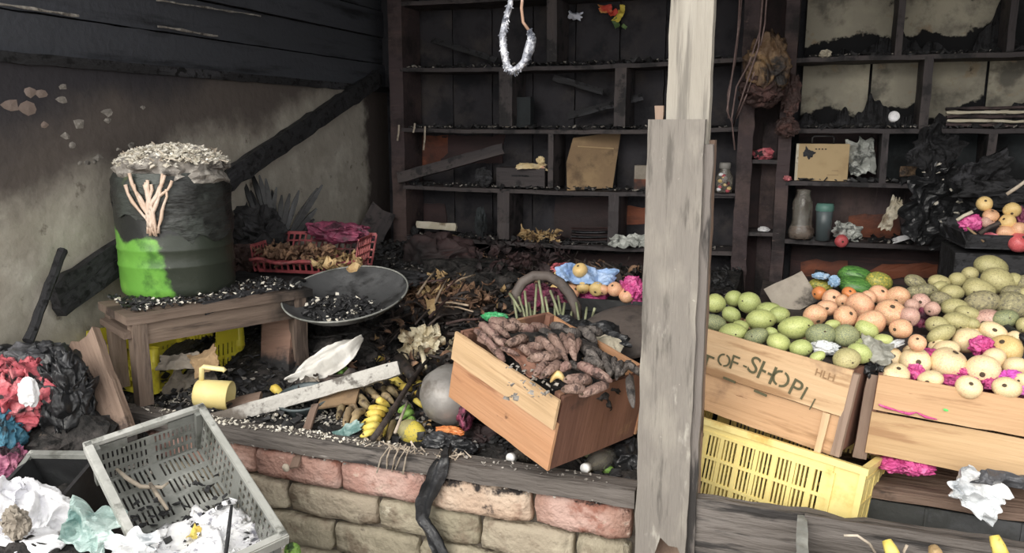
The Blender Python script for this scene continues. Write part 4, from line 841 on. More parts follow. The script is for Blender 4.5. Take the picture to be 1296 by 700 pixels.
# ---- bananas
def banana_me(L=.15, R=.018, bend=.035, n=9, k=6, seed=0, taper=.35):
    r = random.Random(seed); pts = []; rs = []
    for i in range(n+1):
        t = i/n; pts.append(((t-.5)*L, 0, -bend*(4*(t-.5)**2)+bend*.4)); rs.append(R*(taper+(1-taper)*math.sin(math.pi*min(1,max(0,.06+t*.9)))**.6)*(1+.05*r.uniform(-1,1)))
    rs[0] *= .45; rs[-1] *= .5
    return MB().tube(pts, rs, k).me(True)
ban = [banana_me(seed=i, bend=.02+.012*i) for i in range(3)]; ban_tip = MB().tube([(-.5,0,0),(.5,0,0)], [.45,.6], 5).me()
def hand(name, label, fingers, m, fpos, wscale=.2, group=None, cat='bananas', finger='banana', zc=.0):
    """fingers: (x0,y0,x1,y1,width px[,material]) in the photograph; fpos maps a pixel to the surface they lie on"""
    ps = [(fpos(f[0], f[1]), fpos(f[2], f[3]), f[4], f[5] if len(f) > 5 else m) for f in fingers]
    c = sum([(a+b)/2 for a, b, _, _ in ps], Vector())/len(ps); t = T(name, label, cat, c, group=group)
    for i, (a, b, w, mm) in enumerate(ps):
        d = depth((a+b)/2)/1000; L = (b-a).length+w*d*.2; R = w*d/2*1.12
        M = frame((a+b)/2, b-a, to_cam(a)+Vector((.2*math.sin(i*3),0,.2))) @ Matrix.Diagonal((L/.15, R/.018, R/.018, 1))
        o = O(finger, ban[i % 3], mm, t, M)
        O('stem_tip', ban_tip, 'stem', o, frame(a, b-a, (0,0,1)) @ Matrix.Diagonal((L*.10, R*.32, R*.32, 1)))
    return t
ob = lambda l: (lambda x, y: on_bed(x, y, l))
hand('banana', 'single yellow scorched banana above the pale plank', [(456,456,488,452,11)], 'banana', ob(.035), cat='banana')
hand('banana_hand', 'two yellow bananas just below the right end of the pale plank', [(494,470,512,485,9),(492,480,510,488,10)], 'banana', ob(.035))
hand('banana_hand', 'ripe yellow banana bunch lying in the middle behind the parapet', [(466,517,490,519,10),(464,524,488,524,10),(462,534,484,530,10),(460,543,482,538,11),(460,550,478,546,9)], 'banana', ob(.045))
hand('banana_hand', 'overripe brown banana bunch next to the small tan board', [(428,528,434,512,9),(437,534,444,516,10),(446,536,456,520,10),(440,508,452,520,9),(452,500,466,512,9),(462,492,478,502,9),(470,500,486,508,8)], 'banana_brown', ob(.035))
hand('banana_hand', 'dull brown bananas with dark gaps below the pale plank', [(468,478,482,492,9),(480,482,488,500,9),(455,486,466,498,8)], 'banana_brown', ob(.03))
hand('banana_hand', 'yellowish bananas left of the grey pot', [(522,486,536,486,9),(524,500,534,496,8),(526,508,532,512,7)], 'banana', ob(.03))
hand('banana_hand', 'small green bananas between the dark stick and the pot', [(506,520,520,514,9),(508,528,524,520,9),(514,534,526,530,8)], 'banana_green', ob(.04))
hand('banana_hand', 'brown yellow banana bunch left of the melon', [(484,552,490,528,8,'banana'),(490,556,500,530,8,'banana_brown'),(478,558,484,540,7,'banana_brown')], 'banana', ob(.03))
hand('banana_hand', 'pair of small green bananas near the white sheet', [(426,472,436,470,8),(430,464,440,468,7)], 'banana_green', ob(.03))
hand('banana', 'small yellow banana peeking out left of the white sheet', [(344,490,356,498,11)], 'banana', ob(.02), cat='banana')
hand('banana_hand', 'brown spotted banana bunch in the middle of the banana pile', [(484,498,496,508,9),(490,490,502,500,9),(476,506,490,512,9,'banana')], 'banana_brown', ob(.05))
hand('banana_hand', 'dull brown bananas under the middle of the pale plank', [(440,490,452,500,9),(430,496,440,506,9),(420,502,428,514,9),(448,524,462,520,9,'banana_brown'),(456,508,466,516,9)], 'banana_brown', ob(.04))
hand('banana_hand', 'yellow brown bananas between the plank end and the pot', [(512,470,524,478,9,'banana'),(514,480,530,478,9),(506,490,522,492,9,'banana')], 'banana_brown', ob(.05))
hand('banana_hand', 'charred banana bunch in the shade left of the pot', [(500,500,512,510,8),(506,508,520,514,8),(512,498,524,506,8)], 'plantain_grey', ob(.03))
O('rag', sheet(.10, .05, .012, 10, 16, 15, .01, .4, .004), 'teal_bag', None, face_cam(442, 546, on_bed(442,546,.03), .6, .8), label='grey blue crumpled rag on the parapet edge left of the bananas', cat='rag')
# dark sticks crossing the bananas
def bed_stick(name, pts, wpx, m, label, lift=.03, cat='stick', group=None):
    P_ = [on_bed(x, y, lift if not isinstance(lift, list) else lift[i]) for i, (x, y) in enumerate(pts)]; c = sum(P_, Vector())/len(P_)
    return O(name, MB().tube([p-c for p in P_], [wpx*depth(c)/2000*(1-.25*(i/len(P_))) for i in range(len(P_))], 7).me(True), m, None, Matrix.Translation(c), label=label, cat=cat, group=group)
bed_stick('charred_branch', [(472,556),(492,528),(508,502),(522,480),(540,458)], 8, 'stick_dark', 'long dark burnt branch crossing the bananas towards the cabbage', [.045,.07,.08,.08,.07])
bed_stick('charred_branch', [(500,548),(508,528),(516,508)], 4, 'stick_pale', 'thin pale stick beside the dark branch', .07)
bed_stick('charred_branch', [(505,454),(516,468),(522,478)], 16, 'leaf_dark', 'broad dark burnt stalk beside the right end of the pale plank', .06)
# cabbage remains
cb = on_bed(541, 436, .05); cab = T('cabbage', 'burst pale cabbage with scorched leaf tips behind the grey pot', 'cabbage', cb)
r = random.Random(4)
for i in range(17):
    a = r.uniform(0, 6.3); q = r.random()**.6; p = cb+Rt*(.10*q*math.cos(a))+Vector((0,.02*r.random(),.05*q*math.sin(a)))
    O('cabbage_leaf', sheet(.065, .055, .012, 14, 10, i, .018, .3, .002), 'cabbage', cab, frame(p, Rt+Vector((r.uniform(-.8,.8),0,r.uniform(-.8,.8))), (r.uniform(-.6,.6),-1,r.uniform(0,1))))
bed_stick('cabbage_rib', [(532,440),(536,452),(538,466)], 7, 'cabbage', 'pale cabbage rib pointing down below the cabbage', .07, 'stalk')
# leaf and twig heap in the middle
hp = on_bed(560, 395, .0)
O('leaf_heap', crumple(.20, .15, .08, .35, 5, 5, 15), 'leaf_dark', None, TR(hp+Vector((0,.05,0))), label='mound of matted burnt leaves and stalks in the middle behind the cabbage', cat='leaf heap', kind='stuff')
def hpt(r): a = r.uniform(0,6.3); q = math.sqrt(r.random()); return hp+Vector((.21*q*math.cos(a), .05+.15*q*math.sin(a), .085*math.sqrt(1-q*q*.95)+.02*r.random()))
leaves('dry_leaves', hpt, 320, .05, 'leaf_dry', 'brown dry leaves over the heap in the middle', 'leaves', 61, .35)
leaves('dry_leaves', lambda r: on_bed(r.uniform(530,590), r.uniform(345,375), .06+.06*r.random()), 60, .045, 'leaf_tan', 'straw coloured dry leaves on the top of the middle heap', 'leaves', 62, .35)
r = random.Random(6)
sx_ = sorted(r.uniform(518, 600) for _ in range(16)); cn_ = [0,0,0]
for i in range(16):
    x = sx_[i]; cn_[i % 3] += 1; y = r.uniform(352, 408); a = r.uniform(-.2, 1.2); L = r.uniform(16, 36)
    bed_stick('dry_stalk', [(x-L*math.cos(a)*.6, y+L*math.sin(a)*.6), (x, y-2), (x+L*math.cos(a)*.6, y-L*math.sin(a)*.6)], r.uniform(2.2, 4), ['burnt_maroon','stick_dark','stalk_tan'][i % 3], ('reddish burnt stalk on the middle leaf heap','black burnt stalk on the middle leaf heap','tan dry stalk on the middle leaf heap')[i % 3]+', '+ORD[cn_[i % 3]-1]+' from the left', [.13,.14,.14], 'stalk', group=('reddish stalks','black stalks','tan stalks')[i % 3]+' on the middle leaf heap')
O('withered_leaf', sheet(.04, .075, .006, 14, 8, 3, .008, .4, .002), 'leaf_tan', None, face_cam(550, 386, on_bed(550,386,.15)+Vector((0,-.03,0)), .1, .2), label='single tan withered leaf hanging on the middle heap', cat='leaf')
# basket of green stalks with a hooped handle
hb = at(690, 402, Y=2.62)
sb = T('stalk_basket', 'round dark wicker basket with an arched rim and green stalks, behind the brown plantains', 'basket', hb)
k_ = depth(hb)/1000
hoop = [hb+Rt*((px-690)*k_)+Vector((0,.03,0))+Up*((398-py)*k_) for px, py in ((650,384),(650,368),(658,355),(672,347),(690,347),(706,356),(718,370),(726,386),(728,402))]
c = sum(hoop, Vector())/9; O('hoop', MB().tube([p-c for p in hoop], .019, 8, flat=.7).me(True), 'lid', sb, Matrix.Translation(c))
r = random.Random(9)
for i, (x0,y0,x1,y1) in enumerate(((643,368,664,388),(650,378,658,402),(664,364,672,398),(676,358,682,392),(680,352,694,400),(690,372,700,402),(700,378,706,404),(704,372,716,402),(714,380,716,400),(722,392,724,402),(684,374,690,404),(668,380,676,400),(696,364,712,392),(672,392,682,404),(728,380,738,404),(742,386,744,402),(748,402,755,384),(656,372,668,398))):
    p = hb+Rt*((x0-690)*k_)+Up*((398-y0)*k_)+Vector((0,.03*r.random(),0)); q = hb+Rt*((x1-690)*k_)+Up*((398-y1)*k_)+Vector((0,-.05+.03*r.random(),0)); c = (p+q)/2
    O('stalk', MB().tube([p-c, (0,0,.002), q-c], .0048, 6).me(True), 'green_stalk', sb, Matrix.Translation(c))
lump('pink_scraps', 684, 376, hb.y+.12, .075, .03, .04, 'maroon_net', 'crumpled maroon pink scraps inside the stalk basket', 'net', .5, 7, 5, 16)
# carton tray with net-wrapped peach apples and blue paper
tp = at(752, 392, Y=2.95); TZ = tp.z
tray = T('carton', 'low black scorched carton holding apples in pink net under blue paper', 'carton', (tp.x, tp.y+.1, TZ), (0,0,.05))
O('base', MB().box((.42,.26,.006), (0,0,.003)).me(), 'black_plastic', tray, local=True)
for nm, sz, lc in (('side',(.42,.006,.05),(0,-.13,.025)),('side',(.42,.006,.05),(0,.13,.025)),('side',(.006,.26,.05),(-.21,0,.025)),('side',(.006,.26,.05),(.21,0,.025))): O(nm, MB().box(sz, lc).me(), 'black_plastic', tray, local=True)
box_under = O('fruit_box', MB().box((.44,.30,.25)).me(), 'char', None, TR((tp.x, tp.y+.11, TZ-.127), (0,0,.05)), label='charred black box under the carton of netted apples', cat='box')
# ---- fruit builder
def fruit_me(kind, seed):
    vs, fs = ico(3); r = random.Random(seed); out = []
    for v in vs:
        k = 1+.05*mn.noise(v*1.3+Vector((seed*5,0,0)))+.015*mn.noise(v*4+Vector((seed,0,0)))
        if kind == 'mango': p = Vector((v.x*1.0, v.y*.92, v.z*.96))*k; p.x *= 1+.06*v.x; p.z += .05*v.x*v.x
        elif kind == 'apple': q = 1-.20*max(0, v.z)**6-.14*max(0, -v.z)**6; p = Vector((v.x*k, v.y*k, v.z*.94*q*k))
        else: p = v*k
        out.append(p)
    return me_from(out, fs, smooth=True)
FM = {k: [fruit_me(k, i+1) for i in range(4)] for k in ('mango', 'apple', 'round')}
stem_me = MB().tube([(0,0,0),(0,0,.5),(.1,0,1)], [1,.7,.9], 5).me(); calyx_me = MB().lathe([(0,.0),(.5,.12),(1,.0),(.6,-.1)], 8).me()
def fruit(name, kind, m, p, rx, ry, label, cat, group, seed, stem=True):
    r = random.Random(seed*7+3); base = FM[kind][seed % 4]
    ang = r.uniform(-.5,.5); M = frame(p, Rt*math.cos(ang)+Up*math.sin(ang), to_cam(p)) @ TR((0,0,0),(0,0,0),(rx, ry, (rx+ry)/2))
    R3 = Euler((r.uniform(-.5,.5), r.uniform(-.5,.5), 0)).to_matrix().to_4x4()
    if kind == 'apple': R3 = Euler((r.uniform(-1.2,-.1), r.uniform(-.6,.6), r.uniform(0,3))).to_matrix().to_4x4()
    o = O(name, base, m, None, M @ R3, label=label, cat=cat, group=group)
    if stem:
        if kind == 'apple': O('calyx', calyx_me, 'stem', o, TR((0,0,.80),(0,0,0),(.17,.17,.25)), local=True)
        else:
            d = Vector((r.uniform(-.6,.6), r.uniform(-.7,.2), .9)).normalized(); v = d*.93
            O('stem_scar', stem_me, 'stem', o, frame(v, d.orthogonal(), d) @ TR((0,0,0),(0,0,0),(.085,.085,.07)), local=True)
    return o
def fruit_rows(rows, name, kind, m, fpos, where, group, cat, word, seed0=0, stem=True):
    """rows: back to front, each a list of (px, py, rx px, ry px[, material[, word]])"""
    nr = len(rows); rn = ['back row','front row'] if nr == 2 else (['back row','middle row','front row'] if nr == 3 else ['back row']+[ORD[k]+' row from back' for k in range(1, nr-1)]+['front row'])
    k = seed0
    for ri, row in enumerate(rows):
        row = sorted(row, key=lambda f: f[0])
        for i, f in enumerate(row):
            p = fpos(f[0], f[1]); d = depth(p)/1000; mm = f[4] if len(f) > 4 else m; w = f[5] if len(f) > 5 else word; k += 1
            place = ORD[i]+' from left, '+rn[ri]+', '+where
            fruit(name, kind, mm, p, f[2]*d*1.08, f[3]*d*1.08, w+', '+place, cat, group, k, stem)
tf = lambda x, y: at(x, y, Y=tp.y-.02)
fruit_rows([[(708,350,8,8,'fruit_yellow'),(734,342,9,9,'fruit_yellow')],
            [(704,368,8,9,'fruit_yellow'),(724,368,9,10),(738,364,8,8,'fruit_yellow'),(755,366,9,9,'fruit_yellow'),(764,367,6,7),(778,366,9,9),(793,374,9.5,9)]], 'apple', 'apple', 'fruit_peach', tf, 'black carton', 'apples in the black carton', 'apple', 'peach apple', 100)
def net_at(px, py, Y, rx, ry, rz, m, label, seed, cat='net', **k): return lump('fruit_net', px, py, Y, rx, ry, rz, m, label, cat, .45, 8, 5, seed, **k)
net_at(801, 368, tp.y+.02, .045, .05, .05, 'pink_net', 'bright pink net gathered at the right end of the black carton', 20)
net_at(752, 376, tp.y+.03, .05, .03, .035, 'pink_net', 'pink net between the apples of the black carton', 21)
net_at(712, 340, tp.y+.05, .04, .03, .02, 'red_cloth', 'small red wrapper at the left end of the blue paper', 22, cat='wrapper')
O('blue_paper', sheet(.27, .10, .018, 9, 26, 4, -.01, .25, .003), 'skyblue', None, frame(at(742, 348, Y=tp.y-.01), Rt+Vector((0,0,-.1)), (0,-1,1.0)), label='crumpled sky blue paper on top of the netted apples', cat='paper')
# large dark lids right of the stalk basket
O('metal_plate', MB().lathe([(0,.05),(.05,.047),(.10,.036),(.15,.012),(.165,0),(.16,-.004),(.145,.006),(.1,.028),(0,.042)], 40, M=I4).me(True), 'lid', None, TR(at(790, 420, Y=2.55), (.35,-.1,0)), label='large round brown metal plate leaning right behind the plantain crate', cat='lid')
O('sooty_sack', sheet(.28, .10, .02, 9, 24, 14, .0, .35, .004), 'black_bag', None, frame(at(748, 420, Y=2.32), Rt+Vector((0,0,-.18)), (0,-.8,1)), label='shiny black plastic sheet draped over the back of the plantain crate', cat='plastic sheet')
O('foil_scrap', sheet(.12, .05, .015, 9, 16, 17, .0, .35, .004), 'paper', None, frame(at(768, 432, Y=2.2), Rt+Vector((0,0,-.45)), (0,-.8,1)), label='pale torn paper scrap right of the middle plantain hand', cat='paper')
# grey metal pot
gp = at(566, 506, Y=2.06)
O('pot', MB().lathe([(0,-.085),(.05,-.075),(.085,-.04),(.097,0),(.092,.04),(.065,.075),(.03,.088),(0,.09)], 40).me(True), 'steel', None, TR(gp+Vector((.0,.03,0)), (.3,.25,0)), label='dull grey round metal pot with rust stains left of the plantain crate', cat='pot')
# melon and small pieces in front of the pot
mp_ = at(520, 548, Y=1.99)
melon = O('melon', fruit_me('mango', 9), 'melon_yellow', None, TR(mp_, (0,.2,-.2), (.048,.04,.042)), label='yellow green bruised melon on the parapet edge beside the black strap', cat='melon')
O('blossom_end', crumple(.25,.25,.25,.4,5,3,3), 'banana', melon, TR((.9,-.2,.1)), local=True)
lump('pink_piece', 545, 562, 1.93, .018, .012, .009, 'pink_soft', 'small pink fruit piece beside the melon', 'fruit piece', .2, 5, 3, 23, rot=(0,.4,0))
lump('orange_piece', 570, 546, 1.98, .04, .02, .012, 'tomato', 'orange and brown fruit peel below the pot', 'peel', .4, 5, 4, 24)
lump('burnt_wad', 555, 560, 1.93, .045, .03, .025, 'black_bag', 'grey black plastic wad where the strap leaves the parapet', 'wad', .5, 6, 5, 25)
lump('burnt_wad', 582, 566, 1.93, .04, .03, .025, 'black_bag', 'small grey plastic wad right of the strap', 'wad', .5, 6, 5, 26)
lump('red_wad', 590, 528, 2.02, .018, .03, .035, 'maroon_net', 'dark red cloth wad between the pot and the plantain crate', 'cloth', .5, 6, 5, 27)
lump('dark_wad', 606, 558, 2.06, .07, .05, .04, 'back_maroon', 'dark maroon burnt wad under the corner of the plantain crate', 'wad', .5, 6, 5, 28)
# black strap hanging down over the bricks
def ribbon(name, pts, w, tk, m, label, cat, seed=1, group=None):
    P_ = []; r = random.Random(seed)
    for i in range(len(pts)-1):
        for j in range(4): P_.append(pts[i].lerp(pts[i+1], j/4))
    P_.append(pts[-1]); c = sum(P_, Vector())/len(P_); vs = []; fs = []; n = len(P_); K = 6
    for i, p in enumerate(P_):
        t = (P_[min(i+1,n-1)]-P_[max(i-1,0)]).normalized(); s_ = t.cross(Vector((0,-1,.2))).normalized(); nn = s_.cross(t)
        for k in range(K):
            u = k/(K-1)-.5; ww = w*(1+.35*mn.noise(Vector((i*.4, seed, 0)))); vs.append(p-c+s_*u*ww+nn*(tk*math.sin(u*9+i*.35)+.004*mn.noise(Vector((i*.5,k,seed)))))
    for i in range(n-1):
        for k in range(K-1): a = i*K+k; fs.append((a, a+1, a+K+1, a+K))
    N0 = len(vs); vs += [v+Vector((0,.004,0)) for v in vs]; fs += [tuple(N0+x for x in f[::-1]) for f in fs]
    return O(name, me_from(vs, fs, smooth=True), m, None, Matrix.Translation(c), label=label, cat=cat, group=group)
ribbon('black_strap', [at(566,568,Y=1.86), at(562,585,Y=1.80)+Vector((0,-.01,.01)), at(548,612,Y=1.785), at(536,636,Y=1.78), at(534,656,Y=1.78), at(546,676,Y=1.775), at(556,700,Y=1.77), at(560,720,Y=1.77)], .045, .010, 'black_bag', 'long twisted black plastic strip hanging down over the brick parapet', 'strip')
r = random.Random(8)
for i in range(5):
    x = 484+i*8+3*r.random(); o = ribbon('ash_fibre', [at(x+8*r.random(), 566, Y=1.79), at(x-3, 580, Y=1.785), at(x-6+r.uniform(-3,3), 592+r.uniform(0,10), Y=1.80)], .003, .001, 'stick_pale', 'thin pale fibre hanging over the sill beam, '+ORD[i]+' from the left', 'fibre', i, group='pale fibres hanging over the sill')
bed_fibres = dust('ash_fibres', lambda r: Vector((r.uniform(-1.12,-.80), r.uniform(1.81,1.86), .625)), 60, .007, 'stick_pale', 'tangle of pale fibres on the sill beam near the black strip', 'fibres', stick=True, seed=63)
# two bottles lying with white caps towards the front, green fruit
for (px, py, lab) in ((648,579,'plastic bottle with white cap lying under the left corner of the plantain crate'),(742,592,'plastic bottle with white cap lying right under the plantain crate')):
    p = at(px, py, Y=1.90); bt = T('plastic_bottle', lab, 'bottle', (0,0,0), M=frame(p, (.25,1,-.12), (0,0,1)))
    Rz = Euler((0,math.pi/2,0)).to_matrix().to_4x4()
    O('cap', MB().lathe([(0,-.012),(.012,-.012),(.0135,-.009),(.0135,.006),(0,.006)], 20, M=Rz).me(True), 'cap_white', bt, local=True)
    O('body', MB().lathe([(.011,.006),(.013,.02),(.028,.05),(.03,.07),(.03,.15),(.026,.155),(0,.155)], 20, M=Rz).me(True), 'glass_clear', bt, local=True)
fruit('mango', 'mango', 'banana_green', at(768, 594, Y=1.97), .022, .016, 'green fruit lying beside the right white bottle cap', 'fruit', None, 301)
fruit('mango', 'mango', 'mango_grey', at(752, 574, Y=2.04), .04, .028, 'dull green fruit in the shade under the plantain crate', 'fruit', None, 302)
lump('burnt_bag', 800, 585, 2.04, .05, .05, .05, 'black_bag', 'black burnt bag squeezed between the plantain crate and the post', 'bag', .5, 6, 5, 29)
# ============================================================ TIPPED CRATE OF PLANTAINS
def wood_crate(name, label, M, L, W, H, m, m_side, front, group=None, floor=True):
    t = T(name, label, 'crate', (0,0,0), M=M, group=group)
    for (z, h, off, mm) in front:
        o = lboard('front_board', t, (L, h, .009), (0, -W/2-off, z), mm or m, 'xz', seed=int(z*900)+7)
    for z, h in ((H*.27, H*.44), (-H*.25, H*.46)): lboard('back_board', t, (L, h, .009), (0, W/2, z), m, 'xz', seed=int(z*900)+9)
    for sx in (-1, 1): lboard('end_board', t, (H, W-.01, .011), (sx*(L/2-.007), 0, 0), m_side, 'zy', seed=5+sx)
    for sx in (-1, 1):
        for sy in (-1, 1): lboard('corner_post', t, (H+.004, .022, .018), (sx*(L/2-.024), sy*(W/2-.013), .0), m_side, 'zx', seed=8)
    if floor:
        for k in range(3): lboard('floor_board', t, (L-.01, W/3-.012, .008), (0, (k-1)*W/3, -H/2+.005), m, 'x', seed=40+k)
    return t
# local +z of a board lies towards its broad face
PM = TR((-.618,1.985,.806), (-.005,.23,-.480))
H = .205; Lp, Wp = .404, .34
pc = wood_crate('plantain_crate', 'orange brown wooden crate tipped on the parapet, full of dark brown plantains', PM, Lp, Wp, H, 'wood_orange', 'wood_scorched', [(.060,.082,.011,'wood_crate'),(-.035,.135,0,None)])
O('filling', crumple(Lp*.47, Wp*.46, .075, .2, 5, 5, 31), 'debris', pc, TR((0.01,0.01,.05)), local=True, label='charred litter filling the crate below the plantains')
PN = (PM.to_3x3() @ Vector((0,0,1))).normalized()
def pp(l): return lambda x, y: on_plane(x, y, (PM @ Vector((0,0,H/2+l))), PN)
Z6 = lambda a, b, c, d, w, *m: (590+a/5, 380+b/5, 590+c/5, 380+d/5, w/5, *m)
hand('plantain_hand', 'brown plantain hand at the upper left corner of the tipped crate', [Z6(85,140,225,275,60), Z6(50,180,178,295,42), Z6(130,150,262,222,50), Z6(250,180,335,170,50)], 'plantain', pp(.042), cat='plantains', finger='plantain')
hand('plantain_hand', 'two short brown plantains left of the middle in the tipped crate', [Z6(255,280,395,235,62), Z6(340,290,410,345,50), Z6(210,300,330,345,30)], 'plantain', pp(.035), cat='plantains', finger='plantain')
hand('plantain_hand', 'brown plantain hand fanned out in the middle of the tipped crate', [Z6(400,285,495,300,50), Z6(440,235,560,325,58), Z6(525,212,620,350,62), Z6(605,208,640,320,52), Z6(655,210,680,350,62), Z6(712,240,690,340,42), Z6(400,368,605,352,66)], 'plantain', pp(.055), cat='plantains', finger='plantain')
hand('plantain_hand', 'pair of tan brown plantains below the fan in the tipped crate', [Z6(440,460,510,395,52), Z6(490,470,605,395,62)], 'plantain', pp(.042), cat='plantains', finger='plantain')
hand('plantain_hand', 'big brown plantain hand at the near corner of the tipped crate', [Z6(700,400,910,505,68), Z6(635,500,800,510,72), Z6(620,560,765,572,66), Z6(735,595,905,530,66), Z6(590,440,655,415,60)], 'plantain', pp(.045), cat='plantains', finger='plantain')
hand('plantain_hand', 'sooty grey plantain hand drooping over the right edge of the tipped crate', [Z6(870,330,910,465,50), Z6(940,360,925,450,42), Z6(985,390,955,470,46), Z6(1040,385,975,465,50), Z6(1035,470,1050,650,56), Z6(1000,400,1100,460,50)], 'plantain_grey', pp(.04), cat='plantains', finger='plantain')
hand('plantain_hand', 'charred blackish plantains behind the near corner of the tipped crate', [Z6(720,280,835,390,70), Z6(740,370,880,425,66), Z6(640,400,720,430,50), Z6(760,300,870,350,50)], 'plantain_grey', pp(.035), cat='plantains', finger='plantain')
O('bark_flap', sheet(.22, .07, .012, 9, 18, 87, .0, .3, .004), 'wood_scorched', None, frame(pp(.012)(668,458), on_plane(705,488,PM.translation,PN)-on_plane(640,436,PM.translation,PN), PN), label='brown bark like flap along the front rim of the tipped crate', cat='flap')
_r = random.Random(77)
for gi, (x0, x1, y0, y1, n, mm, lb_) in enumerate(((622,690,398,424,5,'plantain','brown plantain hand at the back rim of the tipped crate'),(690,760,408,432,5,'plantain_grey','sooty plantain hand under the black sheet at the back of the tipped crate'),(650,720,432,462,5,'plantain','brown plantain hand under the fan in the tipped crate'),(610,650,424,450,3,'plantain','pair of shaded brown plantains along the left rim of the tipped crate'))):
    fs_ = []
    for k in range(n):
        x = x0+(x1-x0)*(k+.5)/n+_r.uniform(-4,4); y = (y0+y1)/2+_r.uniform(-6,6); a = _r.uniform(.1,.9); fs_.append((x-13*math.cos(a), y-13*math.sin(a), x+13*math.cos(a), y+13*math.sin(a), _r.uniform(10,13)))
    hand('plantain_hand', lb_, fs_, mm, pp(.01), cat='plantains', finger='plantain')
lump('green_wrapper', 626, 401, 2.2, .035, .02, .012, 'foil_green', 'shiny green wrapper at the back of the tipped crate', 'wrapper', .5, 9, 5, 32)
dust('peel_flakes', lambda r: pp(.012)(r.uniform(640,715), r.uniform(455,505)), 60, .012, 'ash_grey', 'grey flakes on the plantains at the near rim', 'ash', seed=64)
O('banana_chunk', ban[1], 'fruit_yellow', None, TR(pp(.03)(706,478), (0,0,.3), (.25,.6,.6)), label='small peeled yellow banana chunk between the plantains', cat='banana')
# ============================================================ RIGHT: crates and heaps of fruit
# stencilled crate of green mangoes
SM = TR((-.024,2.19,.825), (-.138,.106,-.341)); SL, SW, SH = .447, .332, .217
shop = wood_crate('stencilled_crate', 'tilted wooden crate stencilled OF SHOP, heaped with green mangoes, right of the post', SM, SL, SW, SH, 'wood_crate', 'wood_scorched', [(.052,.115,.010,None),(-.058,.098,0,None)])
lboard('end_post', shop, (SH*.95, .02, .02), (SL/2+.004, -SW/2-.004, .0), 'wood_brown', 'zx', seed=3)
lboard('corner_strip', shop, (.10, .016, .012), (SL/2-.035, -SW/2-.012, -.058), 'wood_crate', 'zx', seed=4)
def text_me(txt, size, ext=.0006):
    cu = bpy.data.curves.new('t', 'FONT'); cu.body = txt; cu.size = size; cu.extrude = ext; cu.align_x = 'CENTER'; cu.align_y = 'CENTER'
    o = bpy.data.objects.new('t', cu); COL.objects.link(o); bpy.context.view_layer.update(); dg = bpy.context.evaluated_depsgraph_get()
    me = bpy.data.meshes.new_from_object(o.evaluated_get(dg)); bpy.data.objects.remove(o); return me
def stencil_cut(me, gaps=1):
    """leave the bridges of a stencil: drop a thin upright slit through the letter"""
    bm = bmesh.new(); bm.from_mesh(me)
    xs = [v.co.x for v in bm.verts]; mid = (min(xs)+max(xs))/2; h = (max(xs)-min(xs))*.07
    for x in (mid-h, mid+h): bmesh.ops.bisect_plane(bm, geom=bm.verts[:]+bm.edges[:]+bm.faces[:], plane_co=(x,0,0), plane_no=(1,0,0))
    bmesh.ops.delete(bm, geom=[f for f in bm.faces if abs(f.calc_center_median().x-mid) < h*.98], context='FACES')
    bm.to_mesh(me); bm.free(); return me
nS = (SM.to_3x3() @ Vector((0,-1,0))).normalized(); qS = SM @ Vector((0,-SW/2-.0165,0))
def stamp(par, txt, px, py, hpx, angd, m, q, n, cut=True, wide=1.0):
    p = on_plane(px, py, q, n); a = math.radians(angd); x = Rt*math.cos(a)-Up*math.sin(a); x = x-n*x.dot(n); me = text_me(txt, 1)
    ys = [v.co.y for v in me.vertices]; hh = max(ys)-min(ys); sc = hpx*depth(p)/1000/hh
    if cut: stencil_cut(me)
    return O('lettering', me, m, par, frame(p, x, n) @ TR((0,0,0),(0,0,0),(sc*wide, sc, 1)))
Q5 = lambda x, y: (880+x/4.665, 430+y/4.665)
for ch, x, y, h, a in (('T',62,140,88,14),('O',168,125,70,14),('F',228,140,78,14),('S',345,155,95,20),('H',420,200,100,18),('O',502,235,90,20),('P',590,290,92,20),('I',640,320,76,22),('/',690,385,66,8)):
    stamp(shop, ch, *Q5(x, y), h/4.665*1.1, a, 'stencil', qS, nS, ch in 'OH')
stamp(shop, '-', *Q5(296,150), 2, 14, 'stencil', qS, nS, False); stamp(shop, '- -', *Q5(295,265), 3, 14, 'stencil', qS, nS, False, 2.2)
stamp(shop, 'HLH', *Q5(765,210), 9, 12, 'stencil_faint', qS, nS, False)
# yellow crate beneath
YM = TR((-.022,2.117,.593), (-.185,.075,-.303)); yl = T('plastic_crate', 'pale yellow slotted plastic crate carrying the stencilled wooden crate', 'crate', (0,0,0), M=YM)
YL, YW, YH = .499, .335, .215
def ywall(nm, o, u, v, groups, rows):
    mb = MB(); o, u, v = Vector(o), Vector(u), Vector(v); V = v.length; U = u.length
    slot_panel(mb, o+v*.01, u, v*.87, rows, 4*groups, .5, .004, 1, .07)
    n = u.cross(v).normalized()
    mb.box((U, V*.12, .005), M=frame(o+u/2+v*.94, u, n))
    for g in range(groups+1): mb.box((V*.88, .010, .008), M=frame(o+u*(g/groups)+v*.44, v, n))
    for j in range(rows+1): mb.box((U, .008, .009), M=frame(o+u/2+v*(.01+.87*j/rows), u, n))
    return O(nm, mb.me(), 'cream_plastic', yl, local=True)
ywall('front_wall', (-YL/2+.02,-YW/2,-YH/2), (YL-.085,0,0), (0,0,YH), 9, 3); ywall('back_wall', (-YL/2+.02,YW/2,-YH/2), (YL-.04,0,0), (0,0,YH), 9, 3)
ywall('end_wall', (YL/2,-YW/2+.02,-YH/2), (0,YW-.04,0), (0,0,YH), 5, 3); ywall('end_wall', (-YL/2,-YW/2+.02,-YH/2), (0,YW-.04,0), (0,0,YH), 5, 3)
O('smooth_corner', MB().box((.062,.004,YH), (YL/2-.036,-YW/2+.004,0)).box((.014,.014,YH), (YL/2,-YW/2,0)).me(), 'cream_plastic', yl, local=True)
